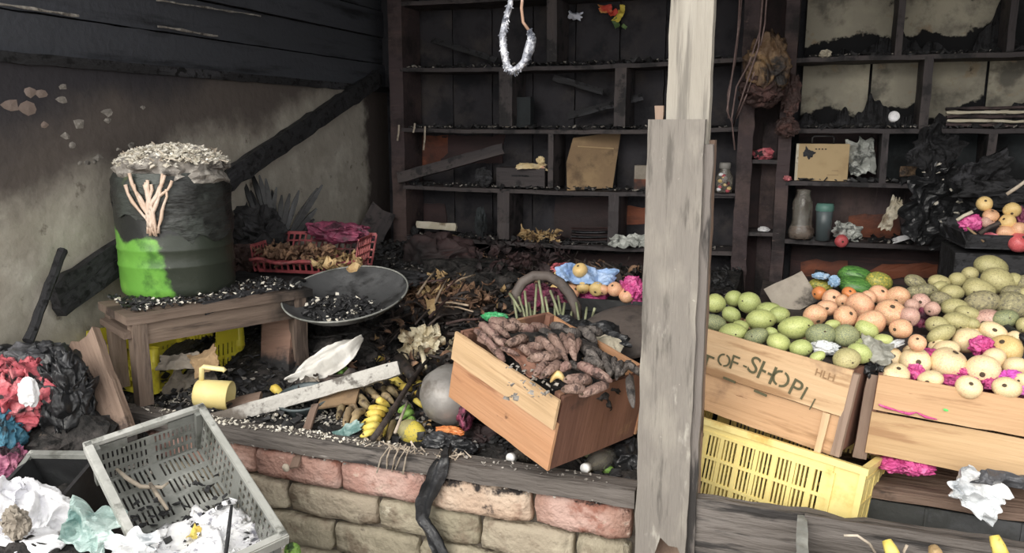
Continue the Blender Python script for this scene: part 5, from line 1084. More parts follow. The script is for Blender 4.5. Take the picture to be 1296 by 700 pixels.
O('floor_panel', MB().box((YL,YW,.006), (0,0,-YH/2+.003)).me(), 'cream_plastic', yl, local=True)
mb = MB()
for s_ in (-1,1): mb.box((YL+.02,.016,.016), (0,s_*YW/2,YH/2)); mb.box((.016,YW,.016), (s_*YL/2,0,YH/2))
O('rim', mb.me(), 'cream_plastic', yl, local=True)
# plank, black crate and the crate of netted peach fruit
bs = at(1096, 606, Y=2.02); 
SBM = frame(Vector((.47, 2.08, .575)), (1, 0, -.01), (0, 0, 1))
O('crate_board', wood_me(.90, .30, .022, 4, 0, .003), 'wood_brown', None, TR((.585,2.17,.598), (0,.02,.0)), label='brown board under the right wooden crate, resting on the black crate', cat='board')
kc = T('plastic_crate', 'black plastic crate with a row of small arched slots at the lower right', 'crate', (.56, 2.165, .40), (0,.02,.0))
mb = MB(); KL, KW, KH = .70, .27, .18
mb.box((KL, .006, KH*.52), (0,-KW/2,KH*.74)); 
for i in range(18): mb.box((KL/18*.55, .006, KH*.30), (-KL/2+KL/18*(i+.5),-KW/2,KH*.33))
mb.box((KL, .006, KH*.2), (0,-KW/2,KH*.1))
for i in range(18): mb.box((KL/18*.5, .004, .004), (-KL/2+KL/18*(i+1),-KW/2-.004,KH*.49))
mb.box((KL, .006, .006), (0,-KW/2-.004,KH*.56))
for x in (-KL/2, -KL/2+.125, -.02, .17, KL/2): mb.box((.006,.008,KH), (x,-KW/2-.004,KH/2))
O('front_wall', mb.me(), 'crate_black', kc, local=True)
O('shell', MB().box((KL,.006,KH),(0,KW/2,KH/2)).box((.006,KW,KH),(-KL/2,0,KH/2)).box((.006,KW,KH),(KL/2,0,KH/2)).box((KL,KW,.006),(0,0,.003)).me(), 'black_plastic', kc, local=True)
OM = TR((.436,2.205,.770), (-.10,.083,.009)); OL, OW, OH = .479, .32, .205
oc = wood_crate('fruit_crate', 'wooden crate holding peach fruit in bright pink net at the right edge', OM, OL, OW, OH, 'wood_crate', 'wood_scorched', [(.056,.088,.011,None),(-.048,.105,0,None)])
lboard('side_batten', oc, (OH*1.05, .03, .02), (-OL/2-.008, -OW/2+.02, -.015), 'wood_brown', 'zx', seed=3)
nO = (OM.to_3x3() @ Vector((0,-1,0))).normalized(); qO = OM @ Vector((0,-OW/2-.017,0)); p = on_plane(1197, 519, qO, nO)
O('green_tag', MB().lathe([(0,.001),(.007,.0005),(.007,0)], 6).me(), 'green_tag', oc, frame(p, Rt-Up*.3, nO) @ TR((0,0,0),(0,0,0),(1.0,.45,1)), label='small bright green sticker on the front board')
def onO(x, y, l=0): return on_plane(x, y, qO+nO*l, nO)
px_tube('net_edge', [(1112,512),(1122,516),(1136,520),(1150,524),(1160,522),(1172,528),(1186,531)], [.002,.0035,.002,.004,.0015,.0035,.0015], 'pink_net', 'thin pink net edge sticking out along the front of the right wooden crate', 'net', lambda x, y: onO(x, y, .004))
lump('fruit_net', 1130, 588, 2.055, .035, .03, .016, 'pink_net', 'pink net bulging below the right wooden crate, left lobe', 'net', .35, 9, 5, 51)
lump('fruit_net', 1158, 590, 2.055, .038, .03, .02, 'pink_net', 'pink net bulging below the right wooden crate, right lobe', 'net', .35, 9, 5, 52)
lump('fruit_net', 1101, 505, 2.09, .008, .02, .03, 'pink_net', 'pink net squeezed out at the left end of the right wooden crate', 'net', .35, 9, 4, 53)
O('plastic_bag', sheet(.16, .11, .03, 9, 26, 33, .02, .45, .002), 'white_bag', None, face_cam(1236, 622, at(1234, 622, Y=1.94), -.6, .3), label='crumpled white plastic bag caught on the lower black crate', cat='bag')
O('plastic_bag', sheet(.16, .04, .02, 9, 22, 34, .01, .35, .002), 'grey_bag', None, face_cam(1270, 606, at(1268, 606, Y=1.96), -.15, .3), label='grey translucent plastic tail running right from the white bag', cat='bag')
# crates further back that carry the heaps
hid = [wood_crate('fruit_crate', 'half hidden wooden crate behind the stencilled one, under the peach coloured fruit', TR((.14,2.60,.80)), .48, .36, .24, 'wood_brown', 'wood_brown', [(.06,.11,0,None),(-.06,.11,0,None)]),
       wood_crate('fruit_crate', 'half hidden wooden crate at the right under the dull yellow mangoes', TR((.68,2.62,.78)), .52, .36, .26, 'wood_brown', 'wood_brown', [(.06,.11,0,None),(-.06,.11,0,None)])]
def under(name, x0, x1, y0, y1, f, label):
    return O(name, height_mesh(f, x0, x1, y0, y1, 26, 22, .70), 'leaf_dark', label=label, cat='litter', kind='stuff')
under('dark_litter', .10, .93, 2.40, 3.0, lambda x, y: min(1.0, .87+.2*(y-2.1))-.035+.02*mn.noise(Vector((x*9,y*9,0))), 'dark litter in which the dull mangoes lie')
under('dark_litter', -.12, .42, 2.34, 2.78, lambda x, y: .935+.12*(y-2.05)-.03+.02*mn.noise(Vector((x*9,y*9,3))), 'dark litter under the peach coloured fruit')
O('litter', crumple(SL*.47, SW*.46, .06, .15, 5, 4, 61), 'leaf_dark', shop, TR((0,0,.055)), local=True)
O('litter', crumple(OL*.47, OW*.46, .05, .15, 5, 4, 62), 'maroon_net', oc, TR((0,0,.055)), local=True)
fa = lambda x, y: on_slope(x, y, .950, 2.05, .12)
fruit_rows([
 [(904.6,384,12,12.5),(928,378,10.5,10.5),(947.5,383,13.5,14),(972,394,15,12),(985,399,13,11)],
 [(903,409.5,15,12,'mango_grey','pale green mango'),(925,398,11.5,10),(936,414,10,9),(962,405,18,14),(1006,415,21,15),(1038,424,18,14,'mango_grey','grey green mango'),(1053,412,10,7),(1070,425,15,14.5,'mango_grey','sooty green mango'),(1096,417,14,12)],
 [(926,421,17,11.5),(956,427,15,11.5,'mango_grey','grey spotted mango'),(976,421,8,7),(985,434,15,12),(1013,441,13.5,11.5),(1034,452,10,7),(1071,455,17,14,'mango_dull','bruised green mango'),(1087,447,15,13),(1093,438,12,10),(1117,430,11,7)]],
 'mango', 'mango', 'mango_green', fa, 'stencilled crate', 'green mangoes in the stencilled crate', 'mango', 'green mango', 400)
lump('plastic_scrap', 1044, 440, 2.12, .03, .02, .015, 'white_bag', 'crumpled white foil scrap between the front mangoes', 'foil', .5, 7, 5, 54)
lump('plastic_scrap', 1052, 444, 2.14, .04, .02, .014, 'black_bag', 'black plastic scrap beside the white foil between the mangoes', 'plastic scrap', .5, 7, 5, 55)
O('plastic_wrap', sheet(.10, .07, .015, 9, 22, 35, .01, .35, .002), 'wrap_grey', None, face_cam(1108, 444, on_slope(1106, 444, .955, 2.05, .12), -.3, .8), label='greyish crumpled plastic wrap at the right end of the green mangoes', cat='wrap')
lump('foil_scrap', 1129, 436, 2.16, .028, .015, .008, 'white_bag', 'shiny blue white foil strip between the two wooden crates', 'foil', .4, 7, 5, 56, rot=(0,-.3,0))
lump('black_liner', 1105, 460, 2.10, .03, .04, .03, 'black_bag', 'black plastic liner filling the gap between the two wooden crates', 'liner', .5, 7, 5, 57)
O('plywood_scrap', wood_me(.13, .105, .005, 6, .0, .001), 'cardboard_grey', None, face_cam(1000, 372, at(1002, 373, Y=2.52), .45, .4), label='grey brown plywood scrap standing on edge behind the green mangoes', cat='board')
fb_ = lambda x, y: on_slope(x, y, .962, 2.05, .12)
fruit_rows([
 [(1037,371,9,8,'tomato','orange tomato'),(1053,378,13,9),(1066,381,8,8),(1075,372,10,7,'tomato','small orange fruit'),(1099,377,9,9),(1113,373,13,10),(1136,376,15,12)],
 [(1046,390,13,9),(1088.5,387,16.5,15),(1127,396,18,15),(1151,401,11,13,'fruit_pinkish','dull pinkish fruit'),(1154,387,9,8,'fruit_pinkish','dull pinkish fruit'),(1166,383,13,9,'fruit_pinkish','dull pinkish fruit'),(1180,391,8,10,'fruit_pinkish','dark pinkish fruit')],
 [(1031.5,399,15,12),(1070,401,14,13),(1103,408.5,17,14),(1140,416,14,11.5),(1161,434,13,7)]],
 'peach_fruit', 'apple', 'fruit_peach', fb_, 'heap behind the green mangoes', 'peach coloured fruit in the middle heap', 'fruit', 'spotted peach fruit', 500)
lump('fruit_net', 1168, 405, 2.44, .028, .02, .035, 'maroon_net', 'dark maroon net between the peach fruit and the dull mangoes', 'net', .5, 8, 5, 58)
wmn = at(1084, 352, Y=2.80)
fruit('watermelon', 'mango', 'melon', at(1083, 351, Y=2.80), .062, .040, 'dark green watermelon, the higher one behind the peach fruit', 'watermelon', None, 601)
fruit('watermelon', 'mango', 'melon', at(1082, 362, Y=2.72), .055, .030, 'green watermelon lying in front of the higher one', 'watermelon', None, 602)
fruit('papaya', 'mango', 'papaya', at(1112, 356, Y=2.74), .045, .031, 'yellow green papaya beside the watermelons', 'papaya', None, 603)
fruit('papaya', 'mango', 'papaya', at(1038, 361, Y=2.70), .038, .022, 'olive green papaya behind the orange tomato', 'papaya', None, 604)
lump('spotted_scrap', 1038, 349, 2.66, .022, .01, .010, 'butterfly_blue', 'pale dotted plastic scrap left of the watermelon, upper end', 'plastic scrap', .4, 7, 4, 59); lump('spotted_scrap', 1056, 356, 2.64, .016, .01, .017, 'butterfly_blue', 'blue dotted plastic scrap left of the watermelon, lower end', 'plastic scrap', .4, 7, 4, 60)
px_tube('black_strip', [(1031,345),(1040,347),(1050,352),(1060,360)], [.010,.012,.010,.012], 'black_bag', 'black plastic strip joining the dotted scraps', 'strip', lambda x, y: at(x, y, Y=2.67))
def fm(x, y): return on_slope(x, y, .925, 2.1, .2)
fruit_rows([
 [(1158,357,13,8,'mango_sooty'),(1188,357,13,9),(1211,354.5,10,10),(1227,347,9.5,9.5),(1253,337,19,14),(1283,355,9,10)],
 [(1156,370,9,8,'mango_sooty'),(1171,369,15,10,'mango_sooty'),(1189,364,12,7),(1204,371,13,11),(1233,361,11,10),(1238,367,18,14),(1262,355.5,19,16),(1281,370,14,9,'mango_sooty'),(1295,357,7,11,'mango_sooty')],
 [(1190,378,12,9,'mango_sooty'),(1207,389,15,10.5),(1224,397,15,10),(1241.5,384,20,15,'mango_sooty'),(1281,386,20,17,'mango_sooty'),(1296,372,8,8)],
 [(1185,411,13,11),(1190,424,17,10),(1210.6,407,17,12),(1230,410,9,8),(1271,404,17,12,'mango_grey','pale green mango'),(1295,411,8,10)]],
 'mango', 'mango', 'mango_dull', fm, 'heap at the right', 'dull yellow mangoes in the heap at the right', 'mango', 'dull yellow mango', 700)
fo = lambda x, y: on_slope(x, y, .905, 2.1, .2)
fruit_rows([
 [(1185,437,10,6),(1224,418,15,8),(1250,408,21,15,'fruit_pinkish','large pinkish fruit'),(1257,421,18,11),(1284,428,10,8)],
 [(1130,453,11,12),(1155,446,14,8),(1197,443,17,10),(1224.5,431,19,14),(1258,455,13,14),(1273,443,20,17,'fruit_yellow','yellow fruit')],
 [(1158,459,19,16.5),(1200.5,460,22,20),(1244,469.5,20,18.5),(1286,466,15,13),(1322,474,19,17),(1354,482,19,17)],
 [(1134,474,18,11,'fruit_cream'),(1178,480,16,10,'fruit_cream'),(1226,490,18,9,'fruit_cream'),(1274,491,18,11,'fruit_cream'),(1293,482,10,9),(1325,500,18,11),(1362,508,18,11)]],
 'peach_fruit', 'apple', 'fruit_cream', fo, 'right wooden crate', 'peach fruit in the right wooden crate', 'fruit', 'pale peach fruit', 800)
for (px, py, Y, rx, rz, m, lab, sd) in ((1243,438,2.24,.026,.022,'pink_net','bright pink net knot among the fruit of the right crate',71),(1159,472,2.10,.018,.018,'pink_net','pink net tuft between the two front left fruit of the right crate',72),(1212,483,2.10,.045,.014,'pink_net','pink net band along the front row of the right crate',73),(1280,477,2.12,.024,.014,'magenta','magenta plastic scrap at the right end of the right crate',74),(1222,470,2.14,.03,.012,'pink_net','pink net showing between the middle fruit of the right crate',75),(1177,448,2.18,.02,.012,'pink_net','pink net between the back fruit of the right crate',76),(1288,493,2.08,.03,.008,'magenta','purple net fringe at the right front rim of the right crate',77),(1256,486,2.10,.02,.012,'pink_net','pink net left of the magenta scrap',78)):
    lump('fruit_net', px, py, Y, rx, .02, rz, m, lab, 'net', .45, 8, 5, sd)
px_tube('black_strip', [(1262,412),(1276,420),(1290,430),(1300,436)], [.006,.010,.008,.01], 'black_bag', 'glossy black strip between the pale green mango and the yellow fruit', 'strip', lambda x, y: fo(x, y)+Vector((0,0,.01)))
# charred box with a carton of pink apples at the far right
cp = at(1262, 302, Y=3.05)
O('charred_crate', MB().box((.30,.30,cp.z-.47)).me(), 'char', None, TR((cp.x+.03, 3.20, (cp.z+.40)/2-.02)), label='tall charred box behind the mango heap carrying the apple carton', cat='box')
ct = T('carton', 'torn carton of pink and yellow apples standing high behind the mango heap', 'carton', (cp.x+.03, 3.16, cp.z-.035), (0,0,.1))
for nm, sz, lc, rt in (('base',(.28,.24,.006),(0,0,.003),(0,0,0)),('side',(.28,.005,.05),(0,-.12,.025),(.3,0,0)),('side',(.28,.005,.08),(0,.12,.04),(-.2,0,0)),('side',(.005,.24,.06),(-.14,0,.03),(0,-.5,0)),('side',(.005,.24,.06),(.14,0,.03),(0,.3,0))):
    O(nm, MB().box(sz, lc, rt).me(), 'char', ct, local=True)
px_tube('carton_edge', [(1211,279),(1220,273),(1231,268)], .006, 'paper', 'pale torn carton edge left of the pink apples', 'strip', lambda x, y: at(x, y, Y=3.06)); px_tube('carton_edge', [(1224,288),(1235,297),(1245,306)], .004, 'cardboard', 'brown carton edge below the pink cloth', 'strip', lambda x, y: at(x, y, Y=3.03))
px_tube('dark_stick', [(1240,296),(1252,288),(1266,282)], .008, 'stick_dark', 'short dark stick lying across the pink apples', 'stick', lambda x, y: at(x, y, Y=3.02))
px_tube('lath_or_light_streak', [(1274,246),(1286,238),(1300,228)], .006, 'stick_pale', 'pale lath above the apple carton at the right edge', 'stick', lambda x, y: at(x, y, Y=3.1))
fc = lambda x, y: at(x, y, Y=3.12-(y-258)*.0015)
fruit_rows([[(1246,258,9,9,'fruit_yellow','scorched yellow apple'),(1254,273,11,7),(1281,266,10,9,'fruit_yellow','yellow apple')],
            [(1250,281,9,7,'fruit_pinkish','wrinkled pinkish apple'),(1275,281,10,9,'fruit_yellow','yellow apple'),(1290,291,10,9)],
            [(1273,295,11,8),(1289,307,12,12,'fruit_red','red apple')]], 'apple', 'apple', 'fruit_peach', fc, 'torn carton', 'apples in the torn carton', 'apple', 'pinkish apple', 900)
lump('pink_cloth', 1229, 282, 3.08, .035, .02, .025, 'pink_net', 'pink cloth at the left end of the torn carton', 'net', .4, 7, 5, 81); lump('pink_cloth', 1254, 301, 3.06, .03, .02, .015, 'pink_soft', 'soft pink scrap at the front of the torn carton', 'net', .4, 7, 5, 82); lump('pink_cloth', 1293, 275, 3.14, .02, .02, .03, 'maroon_net', 'maroon net right of the yellow apples in the torn carton', 'net', .4, 7, 5, 83)
O('burnt_heap', crumple(.16,.10,.05,.5,5,5,84), 'char', None, TR(at(1285,250,Y=3.3)), label='black burnt heap behind the torn carton at the right edge', cat='burnt mass')
# collapsed burnt plastic hanging over the shelf
M_ = face_cam(1195, 260, at(1198, 262, Y=3.82), -.2, .15)
O('burnt_sheet', sheet(.46, .44, .05, 4.5, 34, 41, .03, .45, .004), 'black_bag', None, M_, label='large charred black sheet collapsed over the right shelves beside the apple carton', cat='burnt sheet')
O('burnt_sheet', sheet(.26, .22, .05, 6, 26, 43, .03, .45, .004), 'char', None, face_cam(1190, 200, at(1180, 195, Y=3.9), .9, .1), label='smaller charred sheet sticking up behind the large black one', cat='burnt sheet')
O('burnt_sheet', sheet(.30, .16, .04, 6, 26, 44, .03, .45, .004), 'char', None, face_cam(1240, 225, at(1238, 222, Y=3.75), .4, .1), label='ragged black plastic with silvery edges left above the apple carton', cat='burnt sheet')
O('burnt_paper', sheet(.20, .07, .02, 9, 24, 42, .02, .5, .003), 'paper', None, face_cam(1126, 272, at(1127, 272, Y=3.93), 1.15, .2), label='curled tan burnt paper hanging left of the large black sheet', cat='paper')
O('white_strip', sheet(.19, .03, .006, 9, 18, 45, .015, .4, .003), 'white_cloth', None, face_cam(1148, 303, at(1148, 300, Y=3.9), .32, .4), label='white strip lying at the foot of the large black sheet', cat='strip')
dust('silvery_flakes', lambda r: at(r.uniform(1165,1262), r.uniform(205,290), Y=3.72+.1*r.random()), 22, .016, 'ash_pale', 'scattered pale flakes on the charred black sheets', 'ash', seed=85)
# ============================================================ FRONT RIGHT CORNER: low box with corn
lp = at(1150, 706, Y=1.58)
lbx = T('vegetable_box', 'dark wooden box in front of the lower rail with dried corn husks', 'box', (0,0,0), M=frame(at(1170, 712, Y=1.60), (1,0,-.0), (0,0,1)))
for nm, ln, lc, ax in (('side_board',.46,(0,.10,-.06),'xz'),('side_board',.46,(0,-.14,-.06),'xz')): lboard(nm, lbx, (ln,.12,.012), lc, 'beam_dark', ax, seed=5)
for sx in (-1,1): lboard('end_board', lbx, (.12,.24,.014), (sx*.225,-.02,-.06), 'beam_dark', 'zy', seed=6)
lboard('top_rail', lbx, (.44,.02,.014), (0,.10,.005), 'beam_dark', seed=7); lboard('top_rail', lbx, (.24,.022,.014), (-.225,-.02,.004), 'grey_plastic', 'y', seed=8)
O('base', MB().box((.44,.22,.40), (0,-.02,-.34)).me(), 'debris', lbx, local=True)
wl_ = WM[lbx.name]
leaves('corn_husks', lambda r: wl_ @ Vector((r.uniform(-.2,.2), r.uniform(-.12,.08), r.uniform(-.09,-.03))), 90, .05, 'leaf_dry', 'dry husks and leaves filling the low box at the bottom right', 'husks', 91, .35)
for (a, b, m, lab) in (((1122,684),(1132,706),'banana','yellow green corn tip at the left in the low box'),((1258,678),(1268,704),'banana','yellow corn stalk at the right in the low box'),((1181,692),(1186,706),'leaf_tan','pale husk tip in the middle of the low box')):
    p, q = at(*a, Y=1.62), at(*b, Y=1.60); O('corn_stalk', MB().tube([Vector((0,0,0)), (q-p)*.5, q-p], [.009,.013,.014], 8).me(True), m, None, Matrix.Translation(p), label=lab, cat='corn')
px_tube('dry_straw', [(1068,678),(1085,678),(1100,688),(1110,704)], .003, 'stick_pale', 'thin pale stem arching over the left end of the low box', 'stem', lambda x, y: at(x, y, Y=1.66))
px_tube('dry_straw', [(1148,690),(1144,698),(1146,708)], .003, 'stick_pale', 'short pale stem beside the corn tip', 'stem', lambda x, y: at(x, y, Y=1.63))
# ============================================================ THINGS ON THE SHELVES
def on_shelf(px, z, y=4.08): return Vector((at(px, 200, Y=y).x, y, z))
def stand(px, py0, py1, wpx, Y=4.06): a = at(px, py1, Y=Y); k = depth(a)/1000; return a, wpx*k, (py1-py0)*k
# middle unit
px_board('charred_lath', (503,226), (638,188), 3.98, 4.10, 14, .02, 'shelf_dark', 'charred wooden lath slanting across the left shelf compartments', 'lath', n=(0,-1,.3))
for (a, b, w, lab) in (((545,50),(629,76),7,'thin charred lath lying slantwise near the top of the dark shelves'),((700,98),(765,117),8,'upper thin lath in the dark compartment left of the post'),((716,148),(815,122),9,'lower thin lath in the dark compartment left of the post')):
    px_board('charred_lath', a, b, 4.12, 4.14, w, .012, 'char', lab, 'lath')
a, w, h = stand(662, 214, 238, 64, 4.07)
sbx = T('small_box', 'small charred drawer box with a pale rag on top on the middle shelf', 'box', (a.x, a.y, Z2+.006))
O('body', MB().box((w,.13,h), (0,.02,h/2)).me(), 'shelf_dark', sbx, local=True); O('handle_slot', MB().box((w*.35,.006,.008), (0,-.047,h*.6)).me(), 'char', sbx, local=True)
O('rag', sheet(.20, .06, .012, 10, 20, 51, -.01, .45, .002), 'fruit_cream', None, face_cam(672, 209, at(672, 210, Y=4.02), 0, 1.0), label='pale peach rag lying on the charred drawer box', cat='rag')
O('rag', crumple(.022,.015,.02,.3,5,4,2), 'fruit_cream', None, TR(at(684, 203, Y=4.04)), label='small knotted end of the pale rag standing up', cat='rag')
M_ = face_cam(751, 203, at(750, 204, Y=4.10), .06, .15); me = me_from([(-.15,-.15,0),(.10,-.15,0),(.165,.15,0),(-.10,.13,0),(-.145,0,0),(-.15,-.15,.004),(.10,-.15,.004),(.165,.15,.004),(-.10,.13,.004),(-.145,0,.004)], [(0,1,2,3,4),(9,8,7,6,5),(0,1,6,5),(1,2,7,6),(2,3,8,7),(3,4,9,8),(4,0,5,9)])
O('cardboard_sheet', me, 'cardboard', None, M_ @ TR((0,0,0),(0,0,0),(.96,.98,1)), label='brown cardboard sheet leaning in the shelf compartment left of the post', cat='cardboard')
O('cardboard_flap', MB().box((.19,.006,.004)).me(), 'box_tan', None, M_ @ TR((.02,.07,.006),(0,0,-.12)), label='lighter creased flap edge on the brown cardboard sheet', cat='cardboard')
a, w, h = stand(813, 209, 240, 19, 4.06)
cbx = T('carton', 'small grey carton with an orange stripe on the shelf against the post', 'carton', (a.x, a.y, Z2+.006)); O('body', MB().box((w,.07,h), (0,.01,h/2)).me(), 'cardboard_grey', cbx, local=True); O('stripe', MB().box((w*1.01,.071,h*.42), (0,.0095,h*.25)).me(), 'back_orange', cbx, local=True)
a, w, h = stand(664, 121, 158, 20, 4.10); O('grey_block', MB().box((w,.06,h), (0,0,h/2)).me(), 'back_slate', None, TR((a.x, a.y, Z3+.006)), label='grey box standing on the shelf in the dark middle compartment', cat='box')
a, w, h = stand(642, 150, 160, 6, 4.02); O('candle_stub', MB().lathe([(.012,0),(.012,.028),(.006,.034),(.006,.04),(0,.04)], 12).me(True), 'stick_pale', None, TR((a.x, a.y, Z3+.006)), label='small pale stub beside the grey box on the shelf', cat='stub')
for (px, py0, py1, w_) in ((505,158,178,3),(525,156,168,3),(538,160,190,3)):
    p, q = at(px, py0, Y=3.97), at(px-2, py1, Y=3.97); O('hanging_splinter', MB().tube([(0,0,0),(q-p)*.5+Vector((.003,0,0)), q-p], .005, 5).me(), 'stick_pale', None, Matrix.Translation(p), label={505:'short pale splinter hanging at the left end of the shelf edge',525:'tiny pale splinter hanging between two longer ones on the shelf edge',538:'long pale splinter hanging in front of the orange board'}[px], cat='splinter')
p = on_shelf(552, Z1+.022, 4.04); px_board('paper_roll', (527,284), (578,288), 4.03, 4.03, 9, .02, 'paper', 'rolled pale paper lying on the second lowest shelf at the left', 'paper')
def small(name, px, z, w, h, m, label, cat, y=4.06, seed=1): return O(name, crumple(w/2, .03, h/2, .4, 6, 4, seed), m, None, TR(on_shelf(px, z+h/2, y)), label=label, cat=cat)
small('burnt_lump', 522, Z2, .06, .09, 'char', 'black burnt lump on the shelf left of the slanting lath foot', 'burnt mass', seed=3); small('burnt_lump', 612, Z2, .09, .10, 'char', 'black burnt can shapes on the shelf left of the drawer box', 'burnt mass', seed=4)
small('burnt_lump', 524, Z1, .05, .05, 'char', 'small black lump left of the paper roll', 'burnt mass', seed=6); small('burnt_lump', 608, Z1, .06, .16, 'back_slate', 'tall dark grey lump in the compartment right of the paper roll', 'burnt mass', seed=7)
leaves('dried_leaves', lambda r: on_shelf(r.uniform(656,708), Z1+.01+.05*r.random(), 4.03), 60, .045, 'leaf_tan', 'small heap of tan dried leaves on the lower middle shelf', 'leaves', 93, .6)
for k in range(6):
    O('booklet', sheet(.20, .05, .002, 6, 6, k, .003, .1, .006), 'back_maroon' if k % 2 else 'char', None, TR(on_shelf(748, Z1+.012+k*.013, 4.06), (.1*(k % 2), .05*(k-3)*.3, .1*k)), label='scorched booklet, %s from the bottom of the stack left of the divider' % ORD[k], cat='booklet', group='booklets on the lower shelf')
O('crumpled_paper', sheet(.26, .10, .02, 12, 24, 55, -.01, .4, .003), 'paper_grey', None, face_cam(800, 306, at(800, 305, Y=3.99), .0, 1.2), label='crumpled white paper at the right end of the lowest shelf by the post', cat='paper')
O('pale_scraps', sheet(.12, .04, .02, 14, 14, 56, -.01, .5, .003), 'leaf_tan', None, face_cam(573, 302, at(573, 301, Y=3.98), .0, .6), label='yellowish scraps on the edge of the lowest shelf at the left', cat='scrap')
dust('shelf_ash', lambda r: Vector((r.uniform(-2.1,-.35), r.uniform(4.0,4.15), r.choice((Z1,Z2,Z3,Z4))+.008)), 500, .012, 'ash_grey', 'fine grey ash on the shelves of the dark shelving unit', 'ash', seed=94)
dust('shelf_char', lambda r: Vector((r.uniform(-2.1,-.35), r.uniform(4.0,4.18), r.choice((Z1,Z2,Z3,Z4))+.008)), 700, .028, 'ash_black', 'black char lumps on the shelves of the dark shelving unit', 'char', seed=95)
dust('shelf_char', lambda r: Vector((r.uniform(0,1.4), r.uniform(4.0,4.18), r.choice((ZR[0],ZR[1],ZR[2],ZR[2],ZR[3]))+.008)), 900, .026, 'ash_black', 'black char lumps on the shelves of the right shelving unit', 'char', seed=96)
dust('shelf_ash', lambda r: Vector((r.uniform(0,1.4), r.uniform(4.0,4.12), r.choice(ZR)+.010)), 260, .012, 'ash_grey', 'fine pale ash on the shelves of the right shelving unit', 'ash', seed=97)
# right of the post
a, w, h = stand(916, 206, 244, 20, 3.99)
O('shelf_bracket', MB().box((.16,.10,.012)).me(), 'shelf_dark', None, TR((a.x-.02, 4.03, a.z-.008)), label='short shelf end under the sweets jar right of the post', cat='shelf')
jr = T('sweets_jar', 'small clear jar of red and white sweets right beside the post', 'jar', a)
O('glass', MB().lathe([(.0,0),(w*.5,.003),(w*.52,h*.55),(w*.3,h*.75),(w*.3,h*.80)], 20).me(True), 'glass_clear', jr, local=True)
O('lid', MB().lathe([(w*.33,h*.80),(w*.36,h*.82),(w*.36,h*.97),(w*.3,h),(0,h)], 20).me(True), 'cap_dark', jr, local=True)
for i in range(14):
    r = random.Random(i); O('sweet', ico_me if False else crumple(.011,.011,.009,.2,4,2,i), ['red_cloth','white_cloth','fruit_yellow'][i % 3], jr, TR((r.uniform(-w*.38,w*.38), -w*.30-abs(r.uniform(0,.01)), .012+h*.045*i*.9)), local=True)
small('red_scrap', 965, 1.345, .09, .05, 'red_cloth', 'red melted scrap on the narrow column shelf', 'scrap', 4.03, 8); small('red_scrap', 998, ZR[1], .035, .025, 'red_cloth', 'tiny red scrap at the foot of the wooden case', 'scrap', 4.0, 9)
small('white_scrap', 972, .995, .05, .02, 'white_cloth', 'small white scrap on the lower narrow column shelf', 'scrap', 4.03, 10)
# hanging burnt bundle and wires
O('burnt_bundle', crumple(.085, .06, .12, .5, 6, 5, 86), 'burnt_tan', None, TR(at(972, 84, Y=3.86)), label='tan and brown half burnt bundle hanging on the narrow column', cat='bundle')
O('burnt_bundle', crumple(.085, .06, .06, .5, 7, 5, 87), 'burnt_maroon', None, TR(at(966, 116, Y=3.86)), label='dark shrivelled lower end of the hanging bundle', cat='bundle')
O('burnt_tag', crumple(.035, .02, .085, .5, 8, 4, 88), 'burnt_maroon', None, TR(at(1002, 120, Y=3.93)), label='dark shrivelled strip hanging right of the bundle', cat='scrap'); O('burnt_tag', crumple(.045, .03, .04, .5, 8, 4, 89), 'burnt_maroon', None, TR(at(996, 161, Y=3.93)), label='reddish brown burnt lump on the upright left of the wooden case', cat='scrap')
for i, pts in enumerate(([(938,-40),(934,40),(926,100),(920,140),(928,160),(940,120),(960,60),(968,-40)], [(968,-30),(962,40),(948,80),(932,110),(926,150),(930,190)], [(972,-30),(968,30),(962,60),(955,90),(945,120),(932,150)], [(940,-20),(936,30),(930,80),(921,120),(922,150)])):
    px_tube('hanging_wire', pts, .004, 'wire', ('looped reddish wire hanging in front of the narrow column','long wire dropping past the narrow column to the shelf','wire running behind the hanging bundle','outermost thin wire beside the post')[i], 'wire', lambda x, y: at(x, y, Y=3.80+.01*i))
# wooden case with handle
a, w, h = stand(1039, 178, 224, 62, 4.02)
cs = T('wooden_case', 'small tan wooden case with a wire handle and a scorched patch', 'case', (a.x, a.y, ZR[1]+.003), (0,0,.03))
O('body', MB().box((w,.10,h), (0,.05,h/2)).me(), 'box_tan', cs, local=True); O('left_edge', MB().box((.012,.102,h*1.005), (-w/2+.004,.05,h/2)).me(), 'paper', cs, local=True)
O('scorch_patch', sheet(.06,.05,.001,9,8,3,0,.5,.001), 'char', cs, TR((-w*.27,-.003,h*.74),(math.pi/2,0.5,0)), local=True)
mb = MB(); mb.tube([(-.048,.05,h),(-.048,.05,h+.028),(-.038,.05,h+.036),(.038,.05,h+.036),(.048,.05,h+.028),(.048,.05,h)], .004, 6); O('handle', mb.me(True), 'metal_dark', cs, local=True)
for i in range(4): O('printed_dot', MB().box((.008,.001,.005), (-.03+i*.014,-.002,h*.86)).me(), 'char', cs, local=True)
O('printed_line', MB().box((.05,.001,.002), (.05,-.001,h*.16)).box((.03,.001,.002), (.06,-.001,h*.28)).me(), 'cardboard', cs, local=True)
O('crumpled_paper', sheet(.15, .20, .03, 9, 26, 57, -.01, .35, .003), 'paper_grey', None, face_cam(1089, 197, at(1090, 198, Y=4.08), .1, .15), label='crumpled grey white paper standing right of the wooden case', cat='paper')
